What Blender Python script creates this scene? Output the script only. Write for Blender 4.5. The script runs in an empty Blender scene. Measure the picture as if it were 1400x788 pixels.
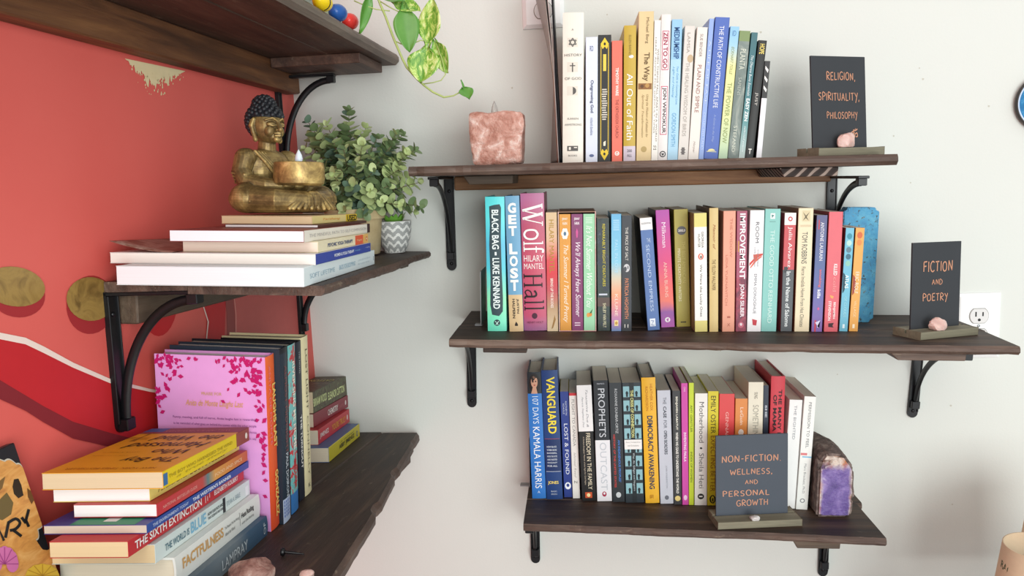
import bpy, bmesh, math, random
from mathutils import Vector, Matrix
S = bpy.context.scene
COL = S.collection
random.seed(7)
PI = math.pi

# ---------------------------------------------------------------- camera
F = 1080.0                                   # focal length in pixels of the 1400 x 788 frame
DIST = F / 695.0                             # camera to white wall
CAM = Vector((0.545, -DIST, 1.40))
def _axes():
    Y = Vector(((785 - 700) / F, (243 - 394) / F, 1)).normalized()
    dn = Vector((0.030, 1, 0)); dn = (dn - Y * dn.dot(Y)).normalized()
    Z = -dn
    return Y.cross(Z), Y, Z
AX, AY, AZ = _axes()
def ray(px, py):
    c = Vector(((px - 700) / F, (py - 394) / F, 1))
    return Vector((AX.dot(c), AY.dot(c), AZ.dot(c)))
def on(px, py, n, d):
    """the point of the plane n.P = d seen at a pixel of the photograph"""
    n = Vector(n); r = ray(px, py)
    return CAM + r * ((d - n.dot(CAM)) / n.dot(r))
def onY(px, py, y): return on(px, py, (0, 1, 0), y)
def onX(px, py, x): return on(px, py, (1, 0, 0), x)
def onZ(px, py, z): return on(px, py, (0, 0, 1), z)
WK = 0.035                                   # the red wall stands a little over square to the white one
WN = Vector((1, -WK, 0)).normalized(); WT = Vector((WK, 1, 0)).normalized()
def onW(px, py, off): return on(px, py, WN, off)         # point at a distance off in front of the red wall
def wdist(P): return P.dot(WN)
def walong(P): return P.dot(WT)
def depth(P):
    v = P - CAM
    fw = Vector((AX.z, AY.z, AZ.z))
    return v.dot(fw)
def pix(P):
    v = P - CAM; c = [AX[i]*v.x + AY[i]*v.y + AZ[i]*v.z for i in range(3)]
    return (700 + F*c[0]/c[2], 394 + F*c[1]/c[2])
CAM.x -= onY(412, 270, 0).x                  # the corner of the two walls is x = 0
cd = bpy.data.cameras.new('camera'); cam = bpy.data.objects.new('camera', cd); COL.objects.link(cam)
cd.sensor_fit = 'HORIZONTAL'; cd.sensor_width = 36; cd.lens = F / 1400 * 36; cd.clip_start = 0.02
rt = Vector((AX.x, AY.x, AZ.x)); dnv = Vector((AX.y, AY.y, AZ.y)); fwv = Vector((AX.z, AY.z, AZ.z))
m = Matrix((rt, -dnv, -fwv)).transposed().to_4x4(); m.translation = CAM
cam.matrix_world = m
S.camera = cam

# ---------------------------------------------------------------- light
S.view_settings.view_transform = 'Standard'; S.view_settings.look = 'None'
S.view_settings.gamma = 1; S.view_settings.use_curve_mapping = False
S.view_settings.exposure = 0.0
w = bpy.data.worlds.new('world'); S.world = w; w.use_nodes = True
bg = w.node_tree.nodes['Background']; bg.inputs[0].default_value = (0.92, 0.98, 1.0, 1); bg.inputs[1].default_value = 0.68
def area(name, loc, target, sx, sy, power, col):
    l = bpy.data.lights.new(name, 'AREA'); l.shape = 'RECTANGLE'; l.size = sx; l.size_y = sy; l.energy = power; l.color = col
    o = bpy.data.objects.new(name, l); COL.objects.link(o); o.location = loc
    o.rotation_euler = (Vector(target) - Vector(loc)).to_track_quat('-Z', 'Y').to_euler()
    return o
area('window_light', (1.75, -3.7, 1.22), (0.55, 0, 1.08), 2.0, 2.0, 98, (0.95, 1.0, 0.985))
area('ceiling_lamp_light', (0.5, -2.5, 2.7), (0.55, 0, 1.0), 1.6, 1.2, 16, (1.0, 0.96, 0.87))

# ---------------------------------------------------------------- materials
def lin(c): 
    c /= 255.0
    return c / 12.92 if c <= 0.04045 else ((c + 0.055) / 1.055) ** 2.4
def rgb(h):
    if isinstance(h, str): return tuple(lin(int(h[i:i+2], 16)) for i in (0, 2, 4)) + (1,)
    return tuple(lin(v) for v in h) + (1,)
MATS = {}
class NT:
    def __init__(s, name):
        s.m = bpy.data.materials.new(name); s.m.use_nodes = True
        s.t = s.m.node_tree; s.b = s.t.nodes['Principled BSDF']
    def n(s, typ, **kw):
        nd = s.t.nodes.new(typ)
        for k, v in kw.items():
            if k in nd.inputs: nd.inputs[k].default_value = v
            else: setattr(nd, k, v)
        return nd
    def l(s, a, b): s.t.links.new(a, b)
    def coords(s, scale=(1, 1, 1), src='Object'):
        tc = s.n('ShaderNodeTexCoord'); mp = s.n('ShaderNodeMapping'); mp.inputs['Scale'].default_value = scale
        s.l(tc.outputs[src], mp.inputs[0]); return mp.outputs[0]
    def noise(s, co, scale, detail=4, rough=.55, dist=0):
        nz = s.n('ShaderNodeTexNoise'); nz.inputs['Scale'].default_value = scale; nz.inputs['Detail'].default_value = detail
        nz.inputs['Roughness'].default_value = rough; nz.inputs['Distortion'].default_value = dist
        s.l(co, nz.inputs['Vector']); return nz.outputs['Fac']
    def ramp(s, fac, stops, interp='LINEAR'):
        r = s.n('ShaderNodeValToRGB'); r.color_ramp.interpolation = interp
        e = r.color_ramp.elements
        while len(e) > 1: e.remove(e[-1])
        e[0].position = stops[0][0]; e[0].color = stops[0][1]
        for p, c in stops[1:]:
            x = e.new(p); x.color = c
        s.l(fac, r.inputs[0]); return r.outputs[0]
    def mix(s, f, a, b, blend='MIX'):
        mx = s.n('ShaderNodeMix', data_type='RGBA', blend_type=blend)
        for sock, v in ((mx.inputs[0], f), (mx.inputs[6], a), (mx.inputs[7], b)):
            if hasattr(v, 'is_output'): s.l(v, sock)
            else: sock.default_value = v
        return mx.outputs[2]
    def bump(s, h, strength=.3, d=.002):
        bp = s.n('ShaderNodeBump'); bp.inputs['Strength'].default_value = strength; bp.inputs['Distance'].default_value = d
        s.l(h, bp.inputs['Height']); s.l(bp.outputs[0], s.b.inputs['Normal'])
    def col(s, c): s.l(c, s.b.inputs['Base Color'])
    def set(s, **k):
        for a, v in k.items(): s.b.inputs[a.replace('_', ' ')].default_value = v
def sc(c, k): return (min(1, c[0]*k), min(1, c[1]*k), min(1, c[2]*k), 1)
def paint(h, rough=.5, var=.05, scale=60):
    """printed or painted surface of one colour with a faint mottling"""
    key = ('p', h, rough, var)
    if key in MATS: return MATS[key]
    t = NT('print_' + (h if isinstance(h, str) else 'c')); c = rgb(h)
    f = t.noise(t.coords(), scale, 3)
    t.col(t.mix(f, sc(c, 1 - var), sc(c, 1 + var))); t.set(Roughness=rough)
    t.b.inputs['Specular IOR Level'].default_value = .35
    MATS[key] = t.m; return t.m
def grad(stops, axis=2, lo=0, hi=.2, rough=.5, noise=.0, nscale=20):
    """colour bands running along one local axis of the cover (a printed blend)"""
    key = ('g', tuple(stops), axis, lo, hi)
    if key in MATS: return MATS[key]
    t = NT('printed_blend'); tc = t.coords()
    sp = t.n('ShaderNodeSeparateXYZ'); t.l(tc, sp.inputs[0])
    mr = t.n('ShaderNodeMapRange'); mr.inputs[1].default_value = lo; mr.inputs[2].default_value = hi
    t.l(sp.outputs[axis], mr.inputs[0]); v = mr.outputs[0]
    if noise:
        nz = t.noise(tc, nscale, 4)
        ma = t.n('ShaderNodeMath', operation='MULTIPLY_ADD'); ma.inputs[1].default_value = noise; t.l(nz, ma.inputs[0])
        sb = t.n('ShaderNodeMath', operation='ADD'); sb.inputs[1].default_value = -noise / 2
        t.l(v, ma.inputs[2]); t.l(ma.outputs[0], sb.inputs[0]); v = sb.outputs[0]
    t.col(t.ramp(v, [(p, rgb(c)) for p, c in stops])); t.set(Roughness=rough)
    MATS[key] = t.m; return t.m
def blotch(stops, scale=40, rough=.55, dist=1.0, stretch=(1, 1, 1)):
    """printed picture: patches of several colours"""
    key = ('b', tuple(stops), scale, stretch)
    if key in MATS: return MATS[key]
    t = NT('printed_picture'); f = t.noise(t.coords(stretch), scale, 4, .6, dist)
    t.col(t.ramp(f, [(p, rgb(c)) for p, c in stops])); t.set(Roughness=rough)
    MATS[key] = t.m; return t.m
def pagemat(h='e6dcc8'):
    key = ('pg', h)
    if key in MATS: return MATS[key]
    t = NT('page_edges'); c = rgb(h)
    f = t.noise(t.coords((900, 6, 6)), 1.0, 2)
    g = t.noise(t.coords(), 25, 2)
    a = t.mix(f, sc(c, .86), sc(c, 1.06)); t.col(t.mix(g, a, sc(c, .95))); t.set(Roughness=.85)
    t.bump(f, .25, .0006)
    MATS[key] = t.m; return t.m
def woodmat(name, dark, mid, light, axis=0, rough=.6, sc_=1.0, bump=.5, worn=0.0):
    """grain along the local x axis"""
    t = NT(name)
    st = (2.2*sc_, 26*sc_, 26*sc_)
    co = t.coords(st); n1 = t.noise(co, 1.6, 6, .62, .6)
    co2 = t.coords((7*sc_, 190*sc_, 190*sc_)); n2 = t.noise(co2, 1.0, 4, .7)
    co3 = t.coords((4, 9, 9)); n3 = t.noise(co3, 1.0, 3)
    c1 = t.ramp(n1, [(.25, rgb(dark)), (.52, rgb(mid)), (.8, rgb(light))])
    c2 = t.mix(n2, (.62, .6, .6, 1), (1.25, 1.25, 1.25, 1))
    c3 = t.mix(1.0, c1, c2, 'MULTIPLY')
    c4 = t.mix(1.0, c3, t.ramp(n3, [(.3, (.78, .75, .74, 1)), (.7, (1.1, 1.08, 1.05, 1))]), 'MULTIPLY')
    if worn:
        n4 = t.noise(t.coords((14, 60, 60)), 1.3, 6, .75)
        f = t.ramp(n4, [(.60, (0, 0, 0, 1)), (.70, (worn, worn, worn, 1))])
        c4 = t.mix(f, c4, rgb('8d7a66'))
    t.col(c4); t.set(Roughness=rough)
    ad = t.n('ShaderNodeMath', operation='ADD'); t.l(n1, ad.inputs[0]); t.l(n2, ad.inputs[1])
    t.bump(ad.outputs[0], bump, .0012)
    return t.m
W_DARK = woodmat('dark_stained_wood', '1d1310', '3c2b23', '68523f', worn=.45, bump=.7)
W_EDGE = woodmat('rough_sawn_edge', '30221c', '5c483e', '8a7466', bump=1.0, worn=.7)
W_LEDGE = woodmat('warm_brown_wood', '5e3a20', '946640', 'bd8f62', worn=0)
W_DULL = woodmat('weathered_wood', '3a2f26', '5c4c3d', '7a6856', bump=.7)
W_GREEN = woodmat('grey_green_wood', '6e6a58', '8a8671', 'a09b86', bump=.3, rough=.7)
def metal_black():
    t = NT('black_painted_iron'); f = t.noise(t.coords(), 90, 4)
    t.col(t.mix(f, rgb('0e0e10'), rgb('1c1c20'))); t.set(Roughness=.38, Metallic=.3); t.bump(f, .12, .0005); return t.m
IRON = metal_black()
def stone(name, stops, scale, rough=.6, sss=0, bump=.6, bd=.003, bscale=60):
    t = NT(name); co = t.coords(); f = t.noise(co, scale, 6, .65, .8)
    t.col(t.ramp(f, [(p, rgb(c)) for p, c in stops])); t.set(Roughness=rough)
    if sss:
        t.b.inputs['Subsurface Weight'].default_value = sss; t.b.inputs['Subsurface Radius'].default_value = (.02, .009, .006); t.b.inputs['Subsurface Scale'].default_value = .4
    t.bump(t.noise(co, bscale, 5, .6), bump, bd); return t.m

# ---------------------------------------------------------------- mesh helpers
class MB:
    def __init__(s): s.v = []; s.f = []; s.m = []; s.mats = []
    def mi(s, mat):
        if mat not in s.mats: s.mats.append(mat)
        return s.mats.index(mat)
    def add(s, vs, fs, mat, M=None):
        o = len(s.v); k = s.mi(mat)
        for p in vs: s.v.append(tuple(M @ Vector(p)) if M else tuple(p))
        for f in fs: s.f.append([o + i for i in f]); s.m.append(k)
    def box(s, x0, x1, y0, y1, z0, z1, mat, M=None):
        vs = [(x, y, z) for x in (x0, x1) for y in (y0, y1) for z in (z0, z1)]
        s.add(vs, [(0,1,3,2), (4,6,7,5), (0,4,5,1), (2,3,7,6), (0,2,6,4), (1,5,7,3)], mat, M)
    def cbox(s, x0, x1, y0, y1, z0, z1, mat, c=.001, M=None):
        """box with chamfered edges"""
        def oct_(a0, a1, b0, b1, k): return [(a0+k, b0), (a1-k, b0), (a1, b0+k), (a1, b1-k), (a1-k, b1), (a0+k, b1), (a0, b1-k), (a0, b0+k)]
        rings = [(z0, c), (z0+c, 0), (z1-c, 0), (z1, c)]
        vs = []
        for z, k in rings: vs += [(x, y, z) for x, y in oct_(x0+k, x1-k, y0+k, y1-k, c)]
        fs = [list(range(7, -1, -1)), list(range(24, 32))]
        for r in range(3):
            for i in range(8):
                j = (i + 1) % 8; fs.append((r*8+i, r*8+j, r*8+8+j, r*8+8+i))
        s.add(vs, fs, mat, M)
    def tube(s, pts, rad, mat, n=8, M=None, flat=1.0, up=None):
        pts = [Vector(p) for p in pts]
        if not hasattr(rad, '__len__'): rad = [rad] * len(pts)
        vs = []; prev = Vector(up) if up else None
        for i, p in enumerate(pts):
            d = (pts[min(i+1, len(pts)-1)] - pts[max(i-1, 0)]).normalized()
            a = prev if prev else Vector((0, 0, 1))
            u = a - d * a.dot(d)
            if u.length < 1e-4: u = Vector((1, 0, 0)) - d * d.x
            u.normalize(); v = d.cross(u); 
            if not up: prev = u
            for k in range(n):
                t = 2 * PI * k / n; vs.append(p + u * (rad[i] * math.cos(t) * flat) + v * (rad[i] * math.sin(t)))
        fs = []
        for i in range(len(pts) - 1):
            for k in range(n):
                j = (k + 1) % n; fs.append((i*n+k, i*n+j, i*n+n+j, i*n+n+k))
        fs.append(list(range(n - 1, -1, -1))); o = (len(pts)-1)*n; fs.append([o + k for k in range(n)])
        s.add(vs, fs, mat, M)
    def lathe(s, prof, mat, n=32, M=None, cap0=True, cap1=True):
        vs = []
        for r, z in prof:
            for k in range(n): vs.append((r*math.cos(2*PI*k/n), r*math.sin(2*PI*k/n), z))
        fs = []
        for i in range(len(prof)-1):
            for k in range(n):
                j = (k+1) % n; fs.append((i*n+k, i*n+j, i*n+n+j, i*n+n+k))
        if cap0: fs.append(list(range(n-1, -1, -1)))
        if cap1: o = (len(prof)-1)*n; fs.append([o+k for k in range(n)])
        s.add(vs, fs, mat, M)
    def ell(s, c, r, mat, M=None, nu=16, nv=10):
        vs = [(c[0], c[1], c[2]-r[2])]
        for i in range(1, nv):
            t = PI*i/nv
            for k in range(nu):
                a = 2*PI*k/nu; vs.append((c[0]+r[0]*math.sin(t)*math.cos(a), c[1]+r[1]*math.sin(t)*math.sin(a), c[2]-r[2]*math.cos(t)))
        vs.append((c[0], c[1], c[2]+r[2])); fs = []
        for k in range(nu):
            j = (k+1) % nu; fs.append((0, 1+j, 1+k))
            o = 1+(nv-2)*nu; fs.append((o+k, o+j, len(vs)-1))
        for i in range(nv-2):
            for k in range(nu):
                j = (k+1) % nu; a = 1+i*nu; fs.append((a+k, a+j, a+nu+j, a+nu+k))
        s.add(vs, fs, mat, M)
    def build(s, name, parent=None, smooth=False, M=None):
        me = bpy.data.meshes.new(name); me.from_pydata(s.v, [], s.f)
        for mt in s.mats: me.materials.append(mt)
        me.polygons.foreach_set('material_index', s.m)
        if smooth: me.polygons.foreach_set('use_smooth', [True]*len(s.f))
        me.update()
        o = bpy.data.objects.new(name, me); COL.objects.link(o)
        if parent: o.parent = parent
        if M is not None: o.matrix_local = M
        return o
def tag(o, label, cat, group=None, kind=None):
    if label: o['label'] = label
    if cat: o['category'] = cat
    if group: o['group'] = group
    if kind: o['kind'] = kind
    return o
def thing(name, M, label, cat, group=None):
    o = bpy.data.objects.new(name, None); COL.objects.link(o); o.empty_display_size = .02
    o.matrix_world = M if isinstance(M, Matrix) else Matrix.Translation(M)
    return tag(o, label, cat, group)
def basis(x, y, z, loc):
    M = Matrix((x, y, z)).transposed().to_4x4(); M.translation = loc; return M
def smooth_angle(o, deg=40):
    o.data.polygons.foreach_set('use_smooth', [True]*len(o.data.polygons))
    try: o.data.set_sharp_from_angle(angle=math.radians(deg))
    except Exception: pass

# ---------------------------------------------------------------- lettering
_tc = {}
def font_glyphs(s, shear=0, bold=0, space=1.0):
    key = (s, shear, bold, space)
    if key in _tc: return _tc[key]
    cu = bpy.data.curves.new('t', 'FONT'); cu.body = s; cu.resolution_u = 3; cu.shear = shear; cu.offset = bold; cu.space_character = space
    ob = bpy.data.objects.new('t', cu); me = ob.to_mesh()
    vs = [(v.co.x, v.co.y) for v in me.vertices]; fs = [list(p.vertices) for p in me.polygons]
    ob.to_mesh_clear(); bpy.data.objects.remove(ob); bpy.data.curves.remove(cu)
    _tc[key] = (vs, fs); return _tc[key]
# hand-drawn strokes, one unit high
G = {
 'A': (.62, [[(0,0),(.28,1),(.56,0)], [(.12,.36),(.46,.4)]]), 'C': (.6, [[(.54,.86),(.36,1),(.12,.84),(.02,.5),(.12,.14),(.34,0),(.56,.14)]]),
 'D': (.62, [[(.05,0),(.05,1),(.4,.86),(.56,.5),(.4,.12),(.05,0)]]), 'E': (.52, [[(.48,1),(.05,.97),(.05,0),(.5,.03)], [(.05,.5),(.4,.52)]]),
 'F': (.5, [[(.5,1),(.05,.96),(.05,0)], [(.05,.52),(.4,.55)]]), 'G': (.64, [[(.55,.86),(.36,1),(.1,.82),(.02,.45),(.14,.1),(.36,0),(.56,.14),(.56,.42),(.34,.42)]]),
 'H': (.62, [[(.05,0),(.05,1)], [(.55,0),(.55,1)], [(.05,.5),(.55,.53)]]), 'I': (.16, [[(.07,0),(.07,1)]]),
 'L': (.5, [[(.06,1),(.05,0),(.48,.03)]]), 'M': (.76, [[(.02,0),(.1,1),(.36,.3),(.62,1),(.7,0)]]), 'N': (.64, [[(.05,0),(.06,1),(.54,.02),(.56,1)]]),
 'O': (.66, [[(.3,1),(.08,.82),(.02,.45),(.12,.1),(.32,0),(.54,.14),(.6,.52),(.5,.88),(.3,1)]]), 'P': (.56, [[(.06,0),(.05,1),(.38,.94),(.5,.74),(.38,.54),(.06,.48)]]),
 'R': (.58, [[(.06,0),(.05,1),(.38,.94),(.5,.74),(.36,.54),(.08,.5),(.54,0)]]), 'S': (.54, [[(.46,.88),(.28,1),(.08,.84),(.12,.6),(.38,.44),(.46,.2),(.28,0),(.04,.1)]]),
 'T': (.56, [[(0,.97),(.54,1)], [(.27,.98),(.26,0)]]), 'U': (.6, [[(.04,1),(.06,.25),(.26,0),(.48,.2),(.52,1)]]), 'W': (.86, [[(.02,1),(.2,0),(.42,.75),(.62,0),(.82,1)]]),
 'Y': (.56, [[(.02,1),(.28,.5)], [(.54,1),(.18,-.35)]]), ',': (.2, [[(.1,.08),(.04,-.2)]]), '.': (.2, [[(.06,.0),(.11,.06)]]), '-': (.42, [[(.06,.48),(.34,.5)]]), ' ': (.34, []),
 'B': (.58, [[(.05,0),(.05,1),(.36,.95),(.44,.76),(.3,.54),(.05,.52),(.38,.48),(.52,.25),(.36,.02),(.05,0)]]), 'V': (.58, [[(.0,1),(.28,0),(.56,1)]]), 'K': (.58, [[(.05,0),(.05,1)], [(.52,1),(.06,.45),(.54,0)]]),
}
def ribbon(pts, w, smooth=True):
    """a pen stroke of width w along 2-D points"""
    P = [Vector(p) for p in pts]
    if smooth and len(P) > 3:
        Q = []
        for i in range(len(P)-1):
            a = P[max(i-1, 0)]; b = P[i]; c = P[i+1]; d = P[min(i+2, len(P)-1)]
            for k in range(3):
                t = k/3; Q.append(.5*((2*b) + (c-a)*t + (2*a-5*b+4*c-d)*t*t + (3*b-a-3*c+d)*t**3))
        P = Q + [P[-1]]
    elif len(P) == 2: P = [P[0].lerp(P[1], k/6) for k in range(7)]
    vs = []; fs = []
    for i, p in enumerate(P):
        d = (P[min(i+1, len(P)-1)] - P[max(i-1, 0)]); d = d.normalized() if d.length > 0 else Vector((1, 0))
        n = Vector((-d.y, d.x)) * (w/2); vs += [tuple(p+n), tuple(p-n)]
        if i: fs.append((2*i-2, 2*i-1, 2*i+1, 2*i))
    return vs, fs
def hand_glyphs(s, w=.13, jitter=.05):
    vs = []; fs = []; x = 0; rnd = random.Random(s)
    for ch in s:
        adv, st = G[ch]; dy = rnd.uniform(-1, 1)*jitter; k = 1 + rnd.uniform(-1, 1)*jitter
        for pl in st:
            smooth = ch in 'CDGOPRSUB'
            pp = [(x+px*k, py*k+dy) for px, py in pl]
            for part in ([pp] if smooth and len(pp) > 3 else [pp[i:i+2] for i in range(len(pp)-1)]):
                v, f = ribbon(part, w, smooth); o = len(vs); vs += v; fs += [[o+i for i in q] for q in f]
        x += adv + .16
    return vs, fs
# letters with thick and thin strokes and serifs
SER = {
 'W': (1.15, [([(.08,1),(.34,0)],.13), ([(.34,0),(.58,.96)],.05), ([(.5,1),(.76,0)],.13), ([(.76,0),(1.02,1)],.05), ([(0,.98),(.26,.98)],.05), ([(.42,.98),(.66,.98)],.05), ([(.9,.98),(1.14,.98)],.05)]),
 'o': (.62, [([(.3,.66),(.1,.55),(.05,.33),(.1,.1),(.3,0),(.5,.1),(.56,.33),(.5,.55),(.3,.66)],.1)]),
 'l': (.36, [([(.17,0),(.17,1.03)],.12), ([(.0,.02),(.34,.02)],.05), ([(.0,1.0),(.2,1.0)],.05)]),
 'f': (.42, [([(.17,0),(.17,.8),(.24,.98),(.42,.96)],.11), ([(0,.02),(.34,.02)],.05), ([(0,.64),(.4,.64)],.05)]),
 'H': (.95, [([(.16,0),(.16,1)],.13), ([(.78,0),(.78,1)],.13), ([(.16,.52),(.78,.52)],.05), ([(0,.02),(.32,.02)],.05), ([(.62,.02),(.94,.02)],.05), ([(0,.98),(.32,.98)],.05), ([(.62,.98),(.94,.98)],.05)]),
 'a': (.6, [([(.08,.55),(.26,.66),(.42,.56),(.43,.06),(.56,.02)],.11), ([(.42,.4),(.18,.36),(.05,.18),(.16,.02),(.4,.14)],.07)]),
}
def serif_glyphs(s):
    vs = []; fs = []; x = 0
    for ch in s:
        adv, st = SER[ch]
        for pl, w_ in st:
            v, f = ribbon([(x+a, b) for a, b in pl], w_, len(pl) > 2); o = len(vs); vs += v; fs += [[o+i for i in q] for q in f]
        x += adv + .06
    return vs, fs
def fit(gl, mode, u0, u1, v0, v1):
    """places glyph outlines in a (u right, v down) rectangle: 'h' reads right, 'v' reads down"""
    vs, fs = gl
    if not vs: return [], []
    xs = [a for a, b in vs]; ys = [b for a, b in vs]; x0, x1, y0, y1 = min(xs), max(xs), min(ys), max(ys)
    dx = max(x1-x0, 1e-6); dy = max(y1-y0, 1e-6); out = []
    for a, b in vs:
        p = (a-x0)/dx; q = (b-y0)/dy
        out.append((u0+p*(u1-u0), v1-q*(v1-v0)) if mode == 'h' else (u0+q*(u1-u0), v0+p*(v1-v0)))
    return out, fs
def glyphs(s, style):
    if style.startswith('w'): return hand_glyphs(s)
    if style.startswith('s'): return serif_glyphs(s)
    return font_glyphs(s, .35 if 'i' in style else 0, .045 if 'B' in style else .022 if 'b' in style else 0)
def ellipse(u, v, ru, rv, n=18, a0=0, a1=2*PI): return [(u+ru*math.cos(a0+(a1-a0)*i/n), v+rv*math.sin(a0+(a1-a0)*i/n)) for i in range(n)]
def rect(u0, u1, v0, v1): return [(u0, v0), (u1, v0), (u1, v1), (u0, v1)]

# ---------------------------------------------------------------- the room
def wall_mats():
    t = NT('white_wall_paint'); co = t.coords(); f = t.noise(co, 3, 3)
    t.col(t.mix(f, rgb('d7d8d2'), rgb('dcddd7'))); t.set(Roughness=.75)
    ad = t.n('ShaderNodeMath', operation='ADD'); t.l(t.noise(co, 220, 3), ad.inputs[0]); t.l(t.noise(t.coords((40, 40, 5)), 1, 3), ad.inputs[1])
    t.bump(ad.outputs[0], .16, .0015); w_ = t.m
    t = NT('coral_wall_paint'); co = t.coords(); f = t.noise(co, 5, 4, .6)
    t.col(t.mix(f, rgb('dc5a52'), rgb('e4685f'))); t.set(Roughness=.6); t.bump(t.noise(co, 180, 3), .12, .001)
    return w_, t.m
WHITE, CORAL = wall_mats()
mb = MB(); mb.box(-.12, 3.3, 0, .12, 0, 2.8, WHITE)
rnd = random.Random(3)
for px, py in [(1257, 93), (1262, 108), (1145, 512), (1040, 44), (830, 20), (1300, 555), (1302, 690), (985, 480), (1245, 250), (1352, 145), (700, 120), (1222, 186)]:
    p = onY(px, py, -.0004); r = rnd.uniform(.0012, .0022)
    mb.add([(p.x+r*math.cos(a)*rnd.uniform(.6, 1.2), -.0004, p.z+r*math.sin(a)*rnd.uniform(.6, 1.2)) for a in [2*PI*i/9 for i in range(9)]], [list(range(9))], paint('c4bfb2', .8))
tag(mb.build('wall_back'), None, None, None, 'structure')
mb = MB(); mb.box(-.12, 0, -1.75, 0.03, 0, 2.8, CORAL, Matrix(((1, WK, 0, 0), (0, 1, 0, 0), (0, 0, 1, 0), (0, 0, 0, 1))))
def mural(pts, mat, off):
    vs = []
    for px, py in pts:
        vs.append(tuple(onW(px, py, off)))
    mb.add(vs, [list(range(len(vs)))[::-1]], mat)
def mural_strip(a, b, mat, off):
    """painted band between two curves of the same number of points"""
    va = [tuple(onW(x, y, off)) for x, y in a]; vb = [tuple(onW(x, y, off)) for x, y in b]; n = len(a)
    mb.add(va + vb, [(i, i+1, n+i+1, n+i) for i in range(n-1)], mat)
RED = paint('c4242a', .55); DKRED = paint('84232a', .6); MROON = paint('a52c30', .6); PALE = paint('f2ddd2', .6); PINKW = paint('e79b92', .6)
GOLD = blotch([(.3, '8a6a30'), (.5, 'a58546'), (.7, '6f5426')], 30, .4)
CREAM = paint('e6d3a8', .7); SOFT = paint('c9625d', .6); DUSK = paint('9c4a48', .6)
# the red wave with its white upper line and dark lower band
wl = [(-60, 446), (0, 455), (35, 462), (60, 474), (100, 496), (150, 518), (205, 532), (260, 541), (340, 545), (400, 546)]
ws = [(-60, 452), (0, 464), (35, 471), (60, 483), (100, 503), (150, 524), (205, 536), (260, 544), (340, 548), (400, 549)]
lo = [(-60, 500), (0, 520), (35, 541), (60, 556), (100, 577), (150, 592), (205, 606), (260, 700), (340, 760), (400, 780)]
lb = [(-60, 520), (0, 546), (35, 562), (60, 578), (100, 600), (150, 611), (205, 628), (260, 720), (340, 780), (400, 800)]
mural_strip(ws, lo, RED, .0006); mural_strip(wl, ws, PALE, .0008); mural_strip(lo, lb, DKRED, .0010)
def oval(cx, cy, rx, ry, mat, off, a0=0, a1=2*PI, tilt=0):
    mural([(cx+rx*math.cos(a)*math.cos(tilt)-ry*math.sin(a)*math.sin(tilt), cy+rx*math.cos(a)*math.sin(tilt)+ry*math.sin(a)*math.cos(tilt)) for a in [a0+(a1-a0)*i/28 for i in range(28)]], mat, off)
oval(24, 403, 38, 31, MROON, .0006, tilt=.2); oval(20, 392, 42, 27, GOLD, .0012, tilt=.15)
oval(124, 417, 33, 40, MROON, .0006, tilt=.1); oval(124, 409, 33, 30, GOLD, .0012, tilt=.1)
oval(217, 402, 27, 58, RED, .0012)
mural([(268, 400), (283, 430), (282, 480), (270, 520), (300, 540), (309, 545), (309, 400)], RED, .0007)
mural_strip([(272, 402), (284, 440), (281, 470), (276, 500)], [(273.5, 402), (285.5, 440), (282.5, 470), (277, 500)], PALE, .0013)
mural([(309, 400), (307, 470), (309, 545), (400, 547), (420, 548), (412, 400)], SOFT, .0008)
mural_strip([(307, 400), (310, 430), (311, 470)], [(318, 400), (321, 430), (322, 470)], DUSK, .0012)
mural_strip([(319, 400), (322, 430), (322, 470)], [(320, 400), (323.2, 430), (323.2, 470)], PINKW, .0014)
# bare patches where the red paint has come off under the ledger
rnd = random.Random(11)
def ragged(cx, top, wd, hgt):
    n = 60; pts = [(cx-wd, top-8), (cx+wd, top-8+wd*.42)]
    for i in range(n):
        t = 1-2*i/(n-1); e = hgt*max(.06, (1-abs(t)**1.4))*rnd.uniform(.45, 1.0); pts.append((cx+wd*t, top+wd*.21*t+e))
    mural(pts, CREAM, .0010)
ragged(212, 88, 41, 38)
for i in range(130):
    t = rnd.gauss(0, .42); cx = 213+36*t; cy = 96+7*t+abs(rnd.gauss(0, 19))*max(.2, 1-abs(t))
    r = rnd.uniform(.4, 1.3); mural([(cx+r*math.cos(a)*.8, cy+r*math.sin(a)*1.6) for a in (0, 1.2, 2.5, 3.7, 5)], CREAM, .0012)
mural([(376, 128), (381, 128), (386, 195), (380, 196)], CREAM, .0008)
tag(mb.build('wall_left'), None, None, None, 'structure')
mb = MB(); mb.box(-.12, 3.3, -3.2, .12, -.1, 0, woodmat('floor_boards', '8c8f90', 'a0a4a5', 'b0b4b5', rough=.45, sc_=.3))
tag(mb.build('floor'), None, None, None, 'structure')

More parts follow.
